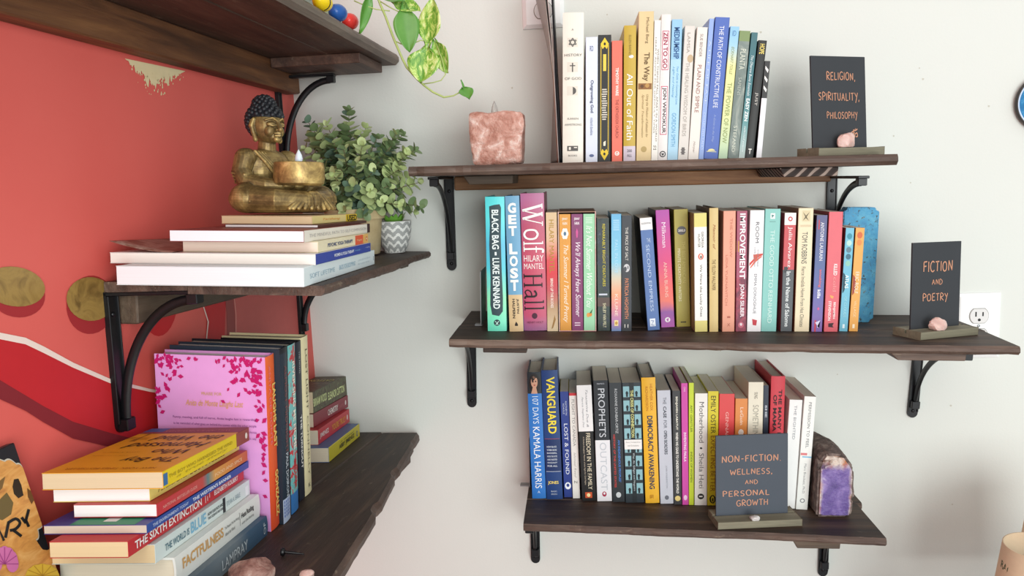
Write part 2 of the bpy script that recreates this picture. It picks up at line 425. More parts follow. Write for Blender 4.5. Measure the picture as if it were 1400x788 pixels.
# ---------------------------------------------------------------- books
def book(M, t, w, h, cov, label, group=None, hard=False, bands=(), txt=(), shp=(), page='efe6d4', cat='book', side=None, curl=0):
    cm = paint(cov, .42) if isinstance(cov, str) else cov
    sm = (paint(side, .45) if isinstance(side, str) else side) if side else cm
    root = thing('book', M, label, cat, group)
    c = .0022 if hard else .0005
    bul = .05*t if hard else .0
    oh = .003 if hard else .0004
    ysp = (lambda x: bul*(2*x/t)**2) if hard else (lambda x: .0006 if abs(2*x/t) > .97 else 0.0)
    N = 8; xs = [t/2*q for q in ((1, .75, .5, .25, 0, -.25, -.5, -.75, -1) if hard else (1, .94, .6, .3, 0, -.3, -.6, -.94, -1))]
    outer = [(t/2, w)] + [(x, ysp(x)) for x in xs] + [(-t/2, w)]
    ti = t/2-c; inner = [(ti, w)] + [(x*ti/(t/2), ysp(x)+c) for x in xs] + [(-ti, w)]
    cuts = sorted({0.0, 1.0} | {b[0] for b in bands} | {b[1] for b in bands}); n = len(outer)
    mb = MB()
    for a, b in zip(cuts[:-1], cuts[1:]):
        z1 = h*(1-a); z0 = h*(1-b); ma = cm; wr = False
        for bd in bands:
            if bd[0] <= a+1e-6 and bd[1] >= b-1e-6: ma = paint(bd[2], .45) if isinstance(bd[2], str) else bd[2]; wr = len(bd) > 3 and bd[3]
        for i in range(n-1):
            k = ma if (1 <= i <= N or wr) else sm
            mb.add([(*outer[i], z0), (*outer[i+1], z0), (*outer[i+1], z1), (*outer[i], z1)], [(0, 3, 2, 1)], k)
            mb.add([(*inner[i], z0), (*inner[i+1], z0), (*inner[i+1], z1), (*inner[i], z1)], [(0, 1, 2, 3)], sm)
    for i in range(n-1):
        for z, f in ((0, (0, 1, 2, 3)), (h, (3, 2, 1, 0))):
            mb.add([(*outer[i], z), (*outer[i+1], z), (*inner[i+1], z), (*inner[i], z)], [f], sm)
    for k in (0, n-1):
        mb.add([(*outer[k], 0), (*inner[k], 0), (*inner[k], h), (*outer[k], h)], [(0, 1, 2, 3) if k == 0 else (3, 2, 1, 0)], sm)
    mb.build('cover', root)
    pb = MB(); e = .0002
    pb.box(-ti+e, ti-e, bul+c+e, w-oh, oh, h-oh, pagemat(page)); pb.build('page_block', root)
    if txt or shp:
        lt = MB()
        def put(pts, fs, colr, face, off):
            vs = []
            if hard and face == 'spine':           # follow the rounded spine
                bm = bmesh.new(); bv = [bm.verts.new((u, v, 0)) for u, v in pts]
                for q in fs:
                    try: bm.faces.new([bv[i] for i in q])
                    except ValueError: pass
                bmesh.ops.triangulate(bm, faces=bm.faces[:])
                for k in range(1, 10):
                    bmesh.ops.bisect_plane(bm, geom=bm.verts[:]+bm.edges[:]+bm.faces[:], plane_co=(k/10, 0, 0), plane_no=(1, 0, 0))
                bm.verts.index_update(); pts = [(q.co.x, q.co.y) for q in bm.verts]; fs = [[q.index for q in g.verts] for g in bm.faces]; bm.free()
            for u, v in pts:
                z = h*(1-v)
                if face == 'spine': x = (u-.5)*t; vs.append((x, ysp(x)-off, z))
                elif face == 'front': vs.append((t/2+off, u*w, z))
                else: vs.append((-t/2-off, (1-u)*w, z))
            lt.add(vs, fs, paint(colr, .5) if isinstance(colr, str) else colr)
        for i, s in enumerate(shp):
            put(s[0], [list(range(len(s[0])))], s[1], s[2] if len(s) > 2 else 'spine', .0002+.00001*i)
        for s in txt:
            st = s[6] if len(s) > 6 else ''
            g, fs = fit(glyphs(s[0], st), 'h' if 'H' in st else 'v', s[4], s[5], s[2], s[3])
            put(g, fs, s[1], s[7] if len(s) > 7 else 'spine', .0005+.00001*len(shp)+(.0003 if hard else 0))
        lt.build('lettering', root)
    return root
def zon(pl, x, y): n, d = pl; return (d - n[0]*x - n[1]*y)/n[2]
def row(items, pl, group, yfix=None, depth_=.142):
    prev = None; out = []
    sl = -pl[0][0]/pl[0][2]
    for it in items:
        xbl, xbr, yb, xtl, xtr, yt = it['q']
        y = yfix if yfix else on((xbl+xbr)/2, yb, *pl).y
        if 'y' in it: y = it['y']
        A = onY(xbl, yb, y); B = onY(xbr, yb, y); Cc = onY(xtl, yt, y); D = onY(xtr, yt, y)
        b = (A.x+B.x)/2; tt = (Cc.x+D.x)/2; zb = zon(pl, b, y); h0 = (Cc.z+D.z)/2 - zb
        ang = math.atan2(tt-b, h0); h = math.hypot(tt-b, h0); t = ((B.x-A.x)+(D.x-Cc.x))/2*math.cos(ang)
        if prev:
            pb, pt, pa, ph = prev; dl = -1
            for z in (0, min(h, ph)):
                dl = max(dl, pb + z*math.tan(pa) + pt/2/math.cos(pa) - (b + z*math.tan(ang) - t/2/math.cos(ang)))
            dl += .0004
            if dl > 0: b += dl/2; t -= dl*math.cos(ang)
        prev = (b, t, ang, h)
        ca, sa = math.cos(ang), math.sin(ang)
        lift = t/2*abs(sa + sl*ca) + .0003
        M = basis(Vector((ca, 0, -sa)), Vector((0, 1, 0)), Vector((sa, 0, ca)), Vector((b, y, zon(pl, b, y)+lift)))
        wd = min(it.get('w', depth_), -y-.004)
        kw = {k: v for k, v in it.items() if k not in ('q', 'y', 'w', 'c', 'l', 'fn')}
        if 'fn' in it: it['fn'](M, t, wd, h)
        else: out.append(book(M, t, wd, h, it['c'], it['l'], group, **kw))
    return out
def B(q, c, l, **k): d = dict(q=q, c=c, l=l); d.update(k); return d

# ---------------------------------------------------------------- wall shelves
def plane_z(p, q, sy=0.0):
    """shelf top through two points, sloping sy along y"""
    sx = (q.z - sy*q.y - (p.z - sy*p.y))/(q.x - p.x)
    n = Vector((-sx, -sy, 1)); return (tuple(n), n.dot(p))
TOP = plane_z(onY(780, 222, -.27), onY(1200, 211, -.27))
MID = plane_z(onY(640, 425, 0), onY(1220, 430.5, 0))
BOT = plane_z(onY(740, 653, 0), onY(1150, 657, 0))
def plank(name, parent, x0, x1, yb, yf, t, mt, me, seed=0, live=.004, skl=0, skr=0, chip=(), hf=1.0):
    """a board along local x; front edge at yf (negative), irregular"""
    r = random.Random(seed); n = 60; mb = MB(); vs = []; ph = [r.uniform(0, 6) for _ in range(6)]
    for i in range(n+1):
        s = i/n; 
        j = live*(math.sin(5*s+ph[0])*.5 + math.sin(13*s+ph[1])*.35 + math.sin(37*s+ph[2])*.2*hf + r.uniform(-.25, .25)*hf)
        jb = live*.35*(math.sin(9*s+ph[3]) + r.uniform(-.6, .6))
        xb = x0+skl + (x1+skr-x0-skl)*s; xf = x0 + (x1-x0)*s
        f = yf + j
        for (a, b) in chip:
            if a < s < b: f += .006*math.sin(PI*(s-a)/(b-a)); jb += .004
        k = t*.28
        prof = [(xb, yb, 0), (xb, yb, -t), (xf, f+k*1.2, -t+jb*.4), (xf, f+jb*.3, -t*.66), (xf, f-jb*.3, -k), (xf, f+k*.8, 0)]
        vs += prof
    q = 6
    for i in range(n):
        a = i*q; b = a+q
        for k in range(q):
            l_ = (k+1) % q
            mb.add([vs[a+k], vs[a+l_], vs[b+l_], vs[b+k]], [(3, 2, 1, 0)], me if k in (2, 3, 4) else mt)
    mb.add(vs[:q], [(0, 1, 2, 3, 4, 5)], me); mb.add(vs[-q:], [(5, 4, 3, 2, 1, 0)], me)
    # weld
    o = mb.build(name, parent)
    return o
def cleat(parent, x0, x1, yb, yf, z1, t, mat, taper=.0, name='cleat', axis='x'):
    mb = MB()
    pr = [(x0, z1), (x1, z1), (x1-.001, z1-t), (x0+taper, z1-t)]
    a = [(x, yb, z) for x, z in pr]; b = [(x, yf, z) for x, z in pr]
    mb.add(a+b, [(0, 1, 2, 3), (7, 6, 5, 4), (4, 5, 1, 0), (5, 6, 2, 1), (6, 7, 3, 2), (7, 4, 0, 3)], mat)
    o = mb.build(name, parent); md = o.modifiers.new('b', 'BEVEL'); md.width = .0015; md.segments = 2; return o
def bracket(parent, x, z1, drop, reach, wd=.019, yw=0.0, lean=0.0, brace_end=.83):
    """iron shelf bracket: wall strip, arm under the shelf, curved brace"""
    mb = MB(); h = wd/2; up = parent.matrix_world.to_3x3().transposed() @ Vector((0, 0, 1))
    M = Matrix.Translation((x, 0, z1)) @ Matrix.Rotation(lean, 4, 'Y') @ Matrix.Rotation(-math.atan2(up.y, up.z), 4, 'X')
    pts = [(-h, 0), (h, 0), (h, -drop+h)] + [(h*math.cos(a), -drop+h-h*math.sin(a)) for a in [PI*i/8 for i in range(1, 8)]] + [(-h, -drop+h)]
    n = len(pts); a = [(p, yw-.0005, q) for p, q in pts]; b = [(p, yw-.0050, q) for p, q in pts]
    fs = [list(range(n)), list(range(2*n-1, n-1, -1))] + [(i, n+i, n+(i+1) % n, (i+1) % n) for i in range(n)]
    mb.add(a+b, fs, IRON, M)
    mb.cbox(-h, h, -reach, yw-.0005, -.0050, -.0003, IRON, .0008, M)
    for s in (-1, 1): mb.cbox(s*h*.86-.0012, s*h*.86+.0012, yw-.0075, yw-.0045, -drop+.012, -.005, IRON, .0005, M)
    mb.cbox(-h*.8, h*.8, -reach*.93-.007, -reach*.93+.007, -.017, -.0045, IRON, .001, M)
    ry = reach*.93-.012; rz = drop*brace_end-.012
    arc = [(0, yw-.010-ry*(1-math.sin(u)), -.012-rz*(1-math.cos(u))) for u in [PI/2*i/20 for i in range(21)]]
    mb.tube(arc, .0062, IRON, 10, M, .62, up=(1, 0, 0))
    mb.cbox(-h*.8, h*.8, yw-.017, yw-.004, -drop*brace_end-.009, -drop*brace_end+.006, IRON, .001, M)
    br = mb.build('bracket', parent); smooth_angle(br)
    for z in (-.028, -drop+.014):
        sm = MB(); sm.ell((0, yw-.0055, z), (.0034, .0022, .0034), IRON, M, 10, 6)
        smooth_angle(sm.build('screw', br))
    return br
def shelf_root(label, P, pl, left=False):
    n = Vector(pl[0]).normalized()
    if left: y = -WN.copy(); y = (y - n*y.dot(n)).normalized(); x = y.cross(n)
    else: y = Vector((0, 1, 0)); y = (y - n*y.dot(n)).normalized(); x = y.cross(n)
    return thing('wall_shelf', basis(x, y, n, P), label, 'shelf', None)
LIV = random.Random(5)
# top shelf on the white wall
zt = lambda x, y: zon(TOP, x, y)
xl = onY(564, 230, -.22).x; xr = onY(1226, 216, -.25).x
RT = shelf_root('dark wooden wall shelf with warm brown ledger, highest of three on white wall', Vector((0, 0, zt(0, 0))), TOP)
plank('plank', RT, xl, xr, -.003, -.255, .0165, W_DARK, W_EDGE, 1, .004, .01, .0, chip=[(.0, .025)])
L0 = onY(622, 264, -.022); L1 = onY(1137, 256, -.022)
lm = MB(); lm.cbox(L0.x, L1.x, -.022, -.001, -(zt(.6, 0)-L0.z)-.0, -.017, W_LEDGE, .002); lm.build('ledger', RT)
def endgrain():
    t = NT('striped_end_grain'); wv = t.n('ShaderNodeTexWave', wave_type='BANDS', bands_direction='DIAGONAL'); wv.inputs['Scale'].default_value = 30; wv.inputs['Distortion'].default_value = 2.0; wv.inputs['Detail'].default_value = 1
    mp = t.n('ShaderNodeMapping'); mp.inputs['Scale'].default_value = (1, 1, -1); tc = t.n('ShaderNodeTexCoord'); t.l(tc.outputs['Object'], mp.inputs[0]); t.l(mp.outputs[0], wv.inputs['Vector'])
    t.col(t.ramp(wv.outputs['Fac'], [(.0, rgb('2a1d18')), (.7, rgb('3d2b24')), (.86, rgb('a89488'))])); t.set(Roughness=.7); return t.m
a = onY(1066, 240, -.20); b = onY(1147, 238, -.20)
cleat(RT, a.x, b.x, -.024, -.20, -.0172, .015, endgrain(), .008)
a = onY(634, 252, -.16); b = onY(702, 250, -.16)
cleat(RT, a.x, b.x, -.024, -.16, -.0172, .015, W_DULL, .01)
bracket(RT, onY(617, 300, 0).x, -.017, .185, .18)
bracket(RT, onY(1137, 270, 0).x, -.033, .185, .17)
# middle shelf
RM = shelf_root('dark wooden wall shelf with a bark-edged front, in the middle on the white wall', Vector((0, 0, zon(MID, 0, 0))), MID)
yl = on(611, 468, *MID); yr = on(1387, 471, *MID); ym = (yl.y+yr.y)/2
print('MID', MID, yl, yr)
plank('plank', RM, yl.x, yr.x, -.16, ym, .0135, W_DARK, W_EDGE, 3, .006, .0, .008, chip=[(.985, 1.0)])
plank('plank', RM, yl.x+.001, yr.x+.012, -.003, -.1585, .0135, W_DARK, W_EDGE, 4, .0006)
a = onY(661.5, 485, ym+.03); b = onY(722, 485, ym+.03); cleat(RM, a.x, b.x, -.02, ym+.03, -.0137, .014, W_DARK, 0)
a = onY(1217, 488, ym+.015); b = onY(1323, 488, ym+.015); cleat(RM, a.x, b.x, -.02, ym+.015, -.0137, .014, W_EDGE, .014)
bracket(RM, onY(649, 520, 0).x, -.014, .185, .2)
bracket(RM, onY(1257, 520, 0).x, -.028, .175, .2, lean=.03)
# bottom shelf
RB = shelf_root('dark wooden wall shelf, lowest of the three on the white wall', Vector((0, 0, zon(BOT, 0, 0))), BOT)
yl = on(715.5, 717, *BOT); yr = on(1212.6, 737, *BOT); yf = yl.y
print('BOT', BOT, yl, yr)
ang = math.atan2(yr.y-yl.y, yr.x-yl.x)
Pf = MB()
xbk = on(1185, 699, *BOT)
o = plank('plank', RB, yl.x, yr.x, -.115, (yl.y+yr.y)/2, .0145, W_DARK, W_EDGE, 6, .002, .0, .0)
for v in o.data.vertices:                      # the front plank widens to the right
    if v.co.y < -.13: v.co.y += (v.co.x-(yl.x+yr.x)/2)*math.tan(ang)
plank('plank', RB, yl.x, xbk.x+.004, -.003, -.1135, .0145, W_DARK, W_EDGE, 7, .0006)
a = onY(768.5, 735, yf+.03); b = onY(826, 735, yf+.03); cleat(RB, a.x, b.x, -.02, yf+.03, -.0147, .013, W_DULL, 0)
a = onY(1085, 748, yf-.02); b = onY(1150, 748, yf-.02); cleat(RB, a.x, b.x, -.02, yf-.02, -.0147, .013, W_DULL, .007)
zz = lambda px, py: onY(px, py, 0)
a = zz(735, 769); bracket(RB, a.x, -.015, zon(BOT, a.x, 0)-.015-a.z, .2)
a = zz(1127, 787); bracket(RB, a.x, -.028, zon(BOT, a.x, 0)-.028-a.z, .19)
# left wall shelves
fz = onY(588, 345, -.02); ne = onW(137, 386, 0); nr = onY(420, 399, ne.y-.055)
nx = (nr.z-ne.z)/(nr.x-ne.x); ny = (fz.z-nr.z-nx*(fz.x-nr.x))/(fz.y-nr.y)
MIDL = ((-nx, -ny, 1), Vector((-nx, -ny, 1)).dot(ne))
lo_ = onY(573, 590, -.004); SLO = -.102
LOW = ((0, -SLO, 1), lo_.z - SLO*lo_.y)
up_ = onY(547, 91, -.004); UP = ((0, 0, 1), up_.z)
print('MIDL', MIDL, ne, nr, fz, 'LOW', LOW, lo_, 'UP', UP, up_)
def lroot(label, pl): return shelf_root(label, Vector((0, 0, zon(pl, 0, 0))), pl, True)
LM = lroot('dark wooden wall shelf holding the statue and plants on the red wall', MIDL)
yn = walong(ne); fr_ = (wdist(nr)+wdist(fz))/2; print('LM', yn, wdist(nr), wdist(fz))
plank('plank', LM, yn, -.014, -.11, -(wdist(nr)+.002), .0125, W_DARK, W_EDGE, 12, .004)
plank('plank', LM, yn+.002, -.004, -.003, -.1085, .0125, W_DARK, W_EDGE, 13, .0006)
for v in [o for o in LM.children][0].data.vertices:
    if v.co.y < -.16: v.co.y += (wdist(nr)-wdist(fz))*(v.co.x-yn)/(-yn)
lm = MB(); lm.cbox(yn+.028, -.02, -.028, -.001, -.055, -.0127, W_DULL, .002); lm.build('ledger', LM)
cleat(LM, -.42, -.37, -.03, -.215, -.0127, .016, W_DULL, 0); cleat(LM, -.085, -.035, -.03, -.222, -.0127, .016, W_DULL, 0)
bracket(LM, yn+.012, -.0127, .175, .12, .022, yw=0, brace_end=.93)
bracket(LM, -.055, -.029, .15, .135, .019, brace_end=.8)
LL = lroot('dark wooden wall shelf with a chipped live edge, lowest on the red wall', LOW)
eR = on(462, 788, *LOW); eF = on(573, 590, *LOW)
print('LL edge', eR, eF)
dF = wdist(eF)
o = plank('plank', LL, -1.15, -.010, -.14, -dF, .023, W_DARK, W_EDGE, 21, .005, chip=[(.55, .60), (.72, .76), (.93, .95)], hf=.3)
sl = (wdist(eR)-dF)/(walong(eR)-walong(eF)); print('sl', sl)
for v in o.data.vertices:
    if v.co.y < -.16: v.co.y -= sl*v.co.x
plank('plank', LL, -1.15, -.004, -.003, -.1385, .023, W_DARK, W_EDGE, 22, .0006)
cleat(LL, -.17, -.08, -.03, -(dF+.002), -.0232, .020, W_EDGE, 0)
cleat(LL, -.72, -.66, -.03, -.2, -.0232, .018, W_DULL, 0)
bracket(LL, -.05, -.0232, .17, .15); bracket(LL, -.80, -.0232, .17, .15)
LU = lroot('weathered wooden wall shelf seen from below, highest on the red wall', UP)
eA = onZ(394, 0, up_.z); wU = wdist(up_)
def upplank(y0, y1, sd, t=.02): plank('plank', LU, -1.2, -.004, y0, y1, t, W_UP, W_UPE if sd == 33 else W_UP, sd, .0015)
W_UP = woodmat('brown_shelf_underside', '2e1c16', '553a2e', '7a5c4c', worn=.4); W_UPE = woodmat('grey_shelf_edge', '5b5048', '7d7066', '978a7d', bump=.8, worn=.3)
RU = .022
o = upplank(-.0, -.073, 31); upplank(-.068, -.140, 32, .0207); upplank(-.136, -wU, 33)
for ob in LU.children:
    for v in ob.data.vertices: v.co.z += RU          # the measured level is the underside
lb_ = onW(390, 130, 0); lm = MB(); lm.cbox(-1.2, walong(lb_), -.030, -.001, lb_.z-up_.z, .0018, woodmat('reddish_brown_wood', '3c2213', '70472a', '98693f'), .002)
lm.build('ledger', LU)
cleat(LU, -.175, -.035, -.031, -(wU-.025), .0015, .017, W_UP, 0)
bracket(LU, -.085, -.018, .19, .115, .017, brace_end=.86)

# ---------------------------------------------------------------- books on the top shelf (white wall)
W_, K_ = 'f6f3ec', '1c1a1c'
GT = 'books standing on the top shelf of the white wall'
def hexstar(u, v, r, k): 
    out = []
    for o in (0, PI):
        P = [(u+r*math.sin(o+2*PI*i/3), v-r*k*math.cos(o+2*PI*i/3)) for i in range(4)]
        for a, b in zip(P[:-1], P[1:]):
            d = Vector((b[0]-a[0], (b[1]-a[1])/k)).normalized(); nx, ny = -d.y*.022, d.x*.022*k
            out.append([(a[0]+nx, a[1]+ny), (b[0]+nx, b[1]+ny), (b[0]-nx, b[1]-ny), (a[0]-nx, a[1]-ny)])
    return out
GR = '55524f'
def moon(u, v, r, k): return [(u+r*math.sin(a), v-r*k*math.cos(a)) for a in [PI*i/12 for i in range(13)]] + [(u+r*(math.sin(a)*.35), v-r*k*math.cos(a)) for a in [PI-PI*i/12 for i in range(1, 12)]]
pen = lambda u, v, r, k, c1, c2, c3: [(ellipse(u, v, r, r*k*1.25), c1), (ellipse(u, v, r*.5, r*k*.95), c2), (ellipse(u+r*.05, v+r*k*.2, r*.28, r*k*.6), c3)]
top_items = [
 B((769,797.3,219.5,769.6,798.2,17.5), 'e9e2d6', 'thick cream hardcover with a star, a cross and a crescent on the spine', hard=True, page='d9cdb8',
   shp=[(rect(.22,.72,.165,.225),'dcd5c8')]+[(p,GR) for p in hexstar(.47,.195,.2,.14)]+[(rect(.22,.72,.325,.39),'dcd5c8'),(rect(.44,.50,.33,.39),GR),(rect(.34,.60,.345,.352),GR),(rect(.22,.72,.485,.545),'dcd5c8'),(moon(.45,.515,.2,.13),GR),(rect(.22,.75,.885,.92),GR),(rect(.30,.4,.893,.912),'e9e2d6'),(rect(.55,.7,.893,.9),'e9e2d6')],
   txt=[('A','7a7672',.105,.118,.42,.52,'H'),('HISTORY','6c6864',.27,.287,.08,.92,'H'),('OF GOD','6c6864',.425,.442,.1,.9,'H'),('KAREN','7a7672',.695,.708,.24,.76,'H'),('ARMSTRONG','7a7672',.735,.749,.1,.92,'H'),('BOOKS','6c6864',.945,.957,.28,.7,'H')]),
 B((800.5,817,219.5,801,817.3,51), 'd9dfee', 'slim bluish white paperback with a dark blue title, right of the cream hardcover', page='efeae0',
   txt=[('Outgrowing God','26365e',.34,.60,.34,.66,'b'),('richard dawkins','4a5a86',.64,.78,.38,.62,''),('RD','4a5a86',.07,.11,.35,.62,'H')], shp=[(ellipse(.5,.945,.2,.012),'5b6a94')]),
 B((817.5,835,219,818,835.7,48), '1b1a1a', 'black paperback with yellow pointed frame ornaments on its spine', page='e9e2cf',
   shp=[([(.5,.02),(.62,.04),(.82,.07),(.66,.11),(.5,.09),(.34,.11),(.18,.07),(.38,.04)],'e8c832'),(ellipse(.5,.07,.09,.012),'1b1a1a'),([(.18,.08),(.24,.08),(.24,.92),(.18,.92)],'d9b83a'),([(.76,.08),(.82,.08),(.82,.92),(.76,.92)],'d9b83a'),
        (rect(.38,.62,.15,.28),'e2c94a'),([(.5,.985),(.62,.965),(.82,.93),(.66,.895),(.5,.915),(.34,.895),(.18,.93),(.38,.965)],'e8c832'),(ellipse(.5,.935,.09,.012),'1b1a1a'),([(.42,.84),(.6,.83),(.58,.87),(.42,.87)],'f0ead0')]
       +[(rect(.3+.03*math.sin(i*2.1),.66+.05*math.sin(i*1.3),.42+i*.018,.43+i*.018),'cfc9bb') for i in range(14)]),
 B((836,851,218.8,836.8,850.6,56), 'e8705c', 'slim coral red paperback with a small penguin emblem near the foot', page='e9e2d2', side='f3ede4',
   txt=[('TIMOTHY WARE',W_,.22,.45,.36,.64,'b'),('THE ORTHODOX CHURCH','7c2f28',.48,.80,.36,.64,'')], shp=pen(.5,.93,.22,.07,'f6f3ec','e8705c','f6f3ec')),
 B((852.4,868.5,218.6,853.3,870,35), 'c0a238', 'mustard yellow book with a pale label at the foot of its spine', hard=True,
   bands=[(.885,1.0,'cfc3cf')], txt=[('All Out of Faith',W_,.35,.84,.25,.75,''),('ELLEN BARNES','8a7426',.07,.22,.4,.6,''),('200','4a4450',.91,.93,.3,.7,'H'),('ALL','4a4450',.945,.965,.3,.7,'H')], shp=[(ellipse(.6,.225,.2,.012),'e9e6e0')]),
 B((869.6,890,218.4,873.5,894,16), 'dcc391', 'tall tan paperback with a small picture square halfway down', page='e6dac0',
   txt=[('Michael Berg','6d532c',.04,.21,.45,.7,''),('The Way','6d532c',.27,.46,.3,.78,'b'),('Using the Wisdom of Kabbalah for','8a6d3c',.55,.84,.56,.76,'i'),('Spiritual Transformation','8a6d3c',.55,.84,.28,.46,'i')],
   shp=[(rect(.05,.95,.475,.515),'8a5d2c'),(ellipse(.3,.495,.12,.012),'5f3c1c'),(ellipse(.65,.49,.14,.014),'b98d4c'),(ellipse(.5,.92,.2,.02),'b39a62')]),
 B((890.4,899,218.2,894.6,904,28), 'ebe7df', 'slim white paperback crowded with small grey print, right of the tan one', page='efe9de',
   txt=[('WHEN THINGS FALL APART IN A WORLD','6a6664',.2,.86,.55,.8,''),('HEART ADVICE FOR DIFFICULT TIMES','8a8684',.12,.80,.2,.42,''),('22','55514f',.89,.92,.25,.75,'H')]),
 B((899.5,912,218,904.6,917.5,20), 'e2dedb', 'pale grey book with a pink outlined two-part title reading down', hard=True, page='d8ccb6',
   shp=[(rect(.14,.86,.11,.375),'c2476a'),(rect(.2,.8,.115,.37),'f1e9e6'),(rect(.14,.86,.485,.82),'c2476a'),(rect(.2,.8,.49,.815),'f1e9e6'),(ellipse(.5,.955,.34,.022),'2a2729'),(ellipse(.5,.955,.24,.015),'e2dedb'),([(.3,.95),(.7,.95),(.5,.968)],'2a2729')],
   txt=[('ZEN TO GO','a0284e',.12,.365,.26,.74,'b'),('JON WINOKUR','4a3f46',.495,.81,.26,.74,'b')]),
 B((913,925.6,217.6,918,934,27), 'a9d0e6', 'light blue paperback with a dark blue title at the top', page='efe9de', bands=[(0,.28,'93c2e4')],
   txt=[('MEDIUMSHIP','1e4f86',.055,.275,.25,.78,'b'),('Your Guide to Connecting Love,','5f9cc4',.33,.60,.55,.8,'i'),('Light and Healing','5f9cc4',.33,.55,.2,.42,'i'),('GORDON SMITH','5f9cc4',.66,.90,.3,.7,'')]),
 B((926,940,217.3,935.2,950.7,36), 'd8d2cb', 'grey-cream paperback with a tan smudge and pale lettering on its spine', page='e3dac8',
   txt=[('LAMSA','a39a90',.05,.2,.3,.6,''),('THE HEALING WISDOM OF BIRDS','a8a098',.27,.82,.3,.66,'')], shp=[(ellipse(.7,.24,.3,.03),'c0a988'),(rect(.25,.7,.92,.926),'3a3634'),(rect(.25,.7,.94,.946),'3a3634'),(rect(.32,.62,.905,.96),'6a6462')]),
 B((941,954.6,217,953,968,38), 'e4ddd5', 'cream paperback with a dusky red serif title reading down', page='efe7da', txt=[('SUE BENDER','8d7d78',.05,.22,.35,.62,''),('PLAIN AND SIMPLE','96605a',.28,.64,.3,.68,''),('Harper','a09288',.86,.95,.35,.6,'i')]),
 B((954.8,961.5,216.8,969,976.8,26), '8fa8dc', 'thin periwinkle blue paperback squeezed against a thicker deep blue one', page='e6dfd0', txt=[('A LIFE OF EASE','c6d4f0',.15,.6,.3,.7,''),('COLLECTED TALKS','c6d4f0',.66,.93,.3,.7,'')]),
 B((962,981,216.6,977.2,998.5,24.5), '4a66b4', 'deep blue paperback with white title and a small sun at its foot', page='e6dfd0',
   txt=[('THE PATH OF CONSTRUCTIVE LIFE','e6e9f2',.06,.635,.34,.66,''),('A Guide to the Way','9fb0dc',.68,.88,.42,.6,'i')], shp=[(ellipse(.5,.945,.26,.018,14,PI,2*PI),'e9dfa0'),(rect(.15,.85,.945,.951),'c8c7a8')]),
 B((982,994.4,216.3,998.8,1011,37), grad([(0,'b4d0b0'),(.35,'d6dca0'),(.75,'e6de98'),(.92,'9cc8e0'),(1,'8fc0e2')],2,0,.2), 'pale yellow-green paperback with a light blue top and a grey-green title', page='e6dfd0',
   txt=[('ECKHART TOLLE','8d9a68',.15,.36,.35,.65,'i'),('THE POWER OF NOW','8d9a5c',.42,.88,.25,.75,''),('ID','5c86b0',.03,.07,.3,.7,'H')]),
 B((995,1009,216,1011,1026.5,43), blotch([(.3,'56635f'),(.5,'75827c'),(.65,'a8ada2'),(.75,'66736e')],24,.5,1.5,(1,1,.5)), 'grey-green paperback with an olive patch at its top', page='d6cbb6', bands=[(0,.08,'7c8f5c')],
   txt=[('PLANTA','d4d8c8',.14,.30,.25,.75,''),('SAPIENS','b4bcb0',.36,.5,.3,.6,''),('STEFANO','d4d8c8',.74,.95,.3,.6,'')]),
 B((1009.6,1017.8,215.6,1027,1036.7,45), grad([(0,'b8c8c4'),(.3,'5c9294'),(.6,'2f6c74'),(1,'33666e')],2,0,.19), 'slim teal paperback with white slanted lettering, left of the black spines', page='d6cbb6',
   txt=[('The Dharma Bums Essentials','e2ecec',.18,.5,.3,.7,'i'),('EASY ZEN','f0f4f2',.52,.7,.25,.8,'b'),('selected poems','e2ecec',.74,.95,.3,.7,'i')]),
 B((1018.4,1029.4,215.3,1037,1049,56), '1a1817', 'slim black book with a small pale yellow title word at its top', hard=True, page='cfc4b0', txt=[('HOPE','e0cc6c',.03,.115,.2,.8,'b'),('JUST','cfcac2',.44,.55,.3,.7,''),('T',W_,.92,.965,.3,.7,'Hb')]),
 B((1030,1041.5,215,1042.6,1053,84), 'e2e2e6', 'thin book, black-and-white pattern above a white band, last before the bare wall', page='e0d8c8', side='262424', bands=[(0,.38,'2c2a2b')], shp=[([(.2,.05+.1*i),(.8,.09+.1*i),(.7,.12+.1*i),(.2,.08+.1*i)],W_) for i in range(3)]),
]
row(top_items, TOP, GT, yfix=-.19, depth_=.15)

